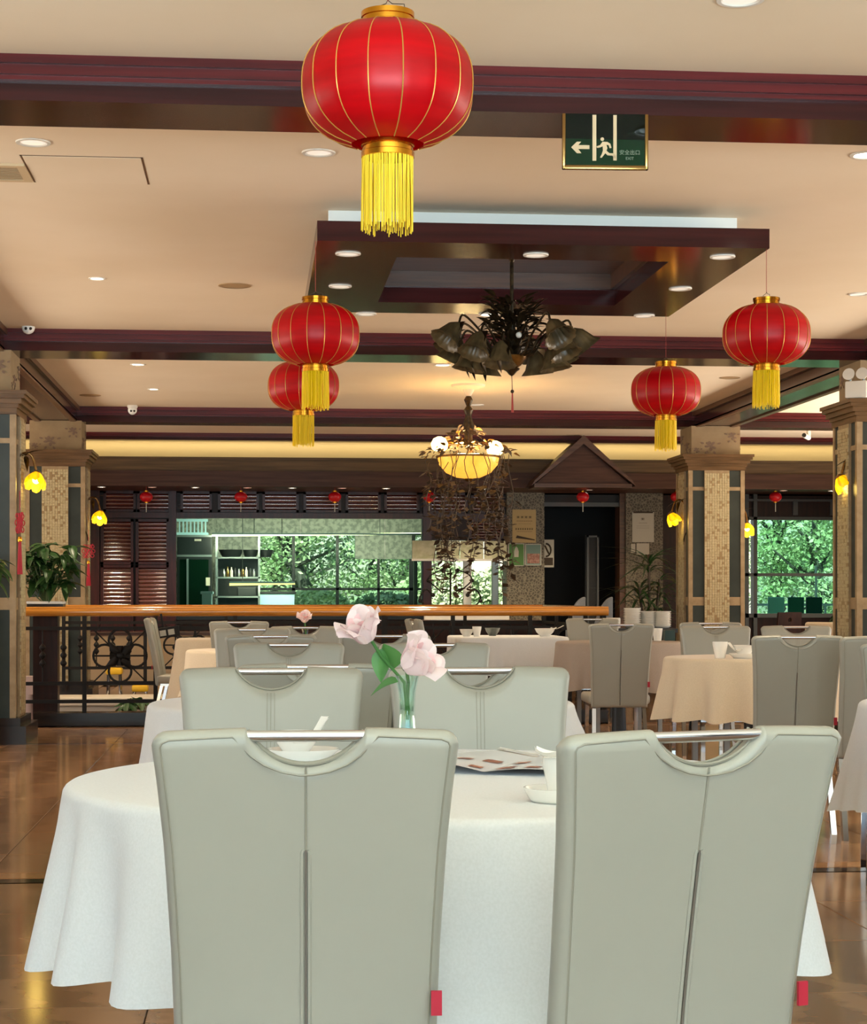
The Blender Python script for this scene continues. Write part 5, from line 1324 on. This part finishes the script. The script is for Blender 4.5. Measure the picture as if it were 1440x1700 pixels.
def bush(label, px, Y, w_, h, n, m, seed):
    q = at(px, 1000, Y); t = thing('bush', label, 'bush', (q.x, Y, -.46), 0, 'bushes outside the windows'); rg = random.Random(seed); c = MB()
    MB().tube([(0, 0, 0), (0, 0, h * .4)], .04, 6).build('trunk', 'bark', t)
    for k in range(int(n * 1.6)):
        a = rg.uniform(0, 6.28); e = rg.uniform(-1, 1); rr = sqrt(max(0, 1 - e * e)) * rg.uniform(.75, 1.05)
        b0 = Vector((w_ * rr * cos(a), .6 * rr * sin(a), h * (.5 + .5 * e)))
        u = Vector((rg.gauss(0, 1), rg.gauss(0, 1), rg.gauss(0, .6))).normalized(); v = u.orthogonal(); L = rg.uniform(.06, .13)
        c.add([b0 - u * L * .5, b0 + v * L * .3, b0 + u * L * .5, b0 - v * L * .3], [(0, 1, 2, 3)])
    c.build('crown', m, t, 0)['kind'] = 'stuff'
bush('lime green hedge bush in the bright hatch', 745, 32.5, 1.2, 2.1, 4200, 'foliage', 1)
bush('lime green hedge bush at the right of the hatch', 830, 32.8, .9, 2.1, 3000, 'foliage', 2)
bush('low round bush in place of a reflection low in the kitchen glass', 520, 31.6, 1.0, 1.7, 3200, 'foliage', 3)  # bushes added for foliage reflected in the kitchen glass
bush('low dark bush in place of a reflection low in the right kitchen glass', 640, 31.8, .9, 1.7, 2600, 'foliage_dark', 4)
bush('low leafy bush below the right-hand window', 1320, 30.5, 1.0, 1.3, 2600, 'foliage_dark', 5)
# white terrace railing and teal seats outside the right window
q = at(1255, 1000, 27.6); q2 = at(1412, 1000, 27.6)
t = thing('terrace_railing', 'white terrace railing outside the right-hand window', 'railing', (q.x, 27.6, -.45)); Wd = q2.x - q.x + .3
for z in (1.45, 1.9): MB().box(0, -.02, z, Wd if z < 1.5 else Wd * .55, .02, z + .035).build('rail_bar', 'white_paint', t, 0)
for k in range(5): MB().box(Wd * .52 + k * .14, -.015, .2, Wd * .52 + k * .14 + .03, .015, 1.46 if k else 2.05).build('post', 'white_paint', t, 0)
for k, (px, m) in enumerate(((1289, 'blue_box'), (1322, mat('teal_seat_a', '2f6a66', .5)), (1352, mat('teal_seat_b', '1f4a4c', .5)))):
    q = at(px, 1010, 27.2); t = thing('terrace_bench', ('pale', 'teal', 'dark teal')[k] + ' terrace seat outside the right-hand window', 'seat', (q.x, 27.2, -.45), 0, 'terrace seats')
    MB().rbox(-.12, -.02, 1.2, .12, .03, 1.58, .01).build('backrest', m, t, 0); MB().rbox(-.12, 0, 1.1, .12, .35, 1.2, .01).build('seat', m, t, 0)
    for sx in (-.1, .1): MB().box(sx - .015, .02, 0, sx + .015, .05, 1.12).box(sx - .015, .28, 0, sx + .015, .31, 1.12).build('leg', 'iron', t, 0)
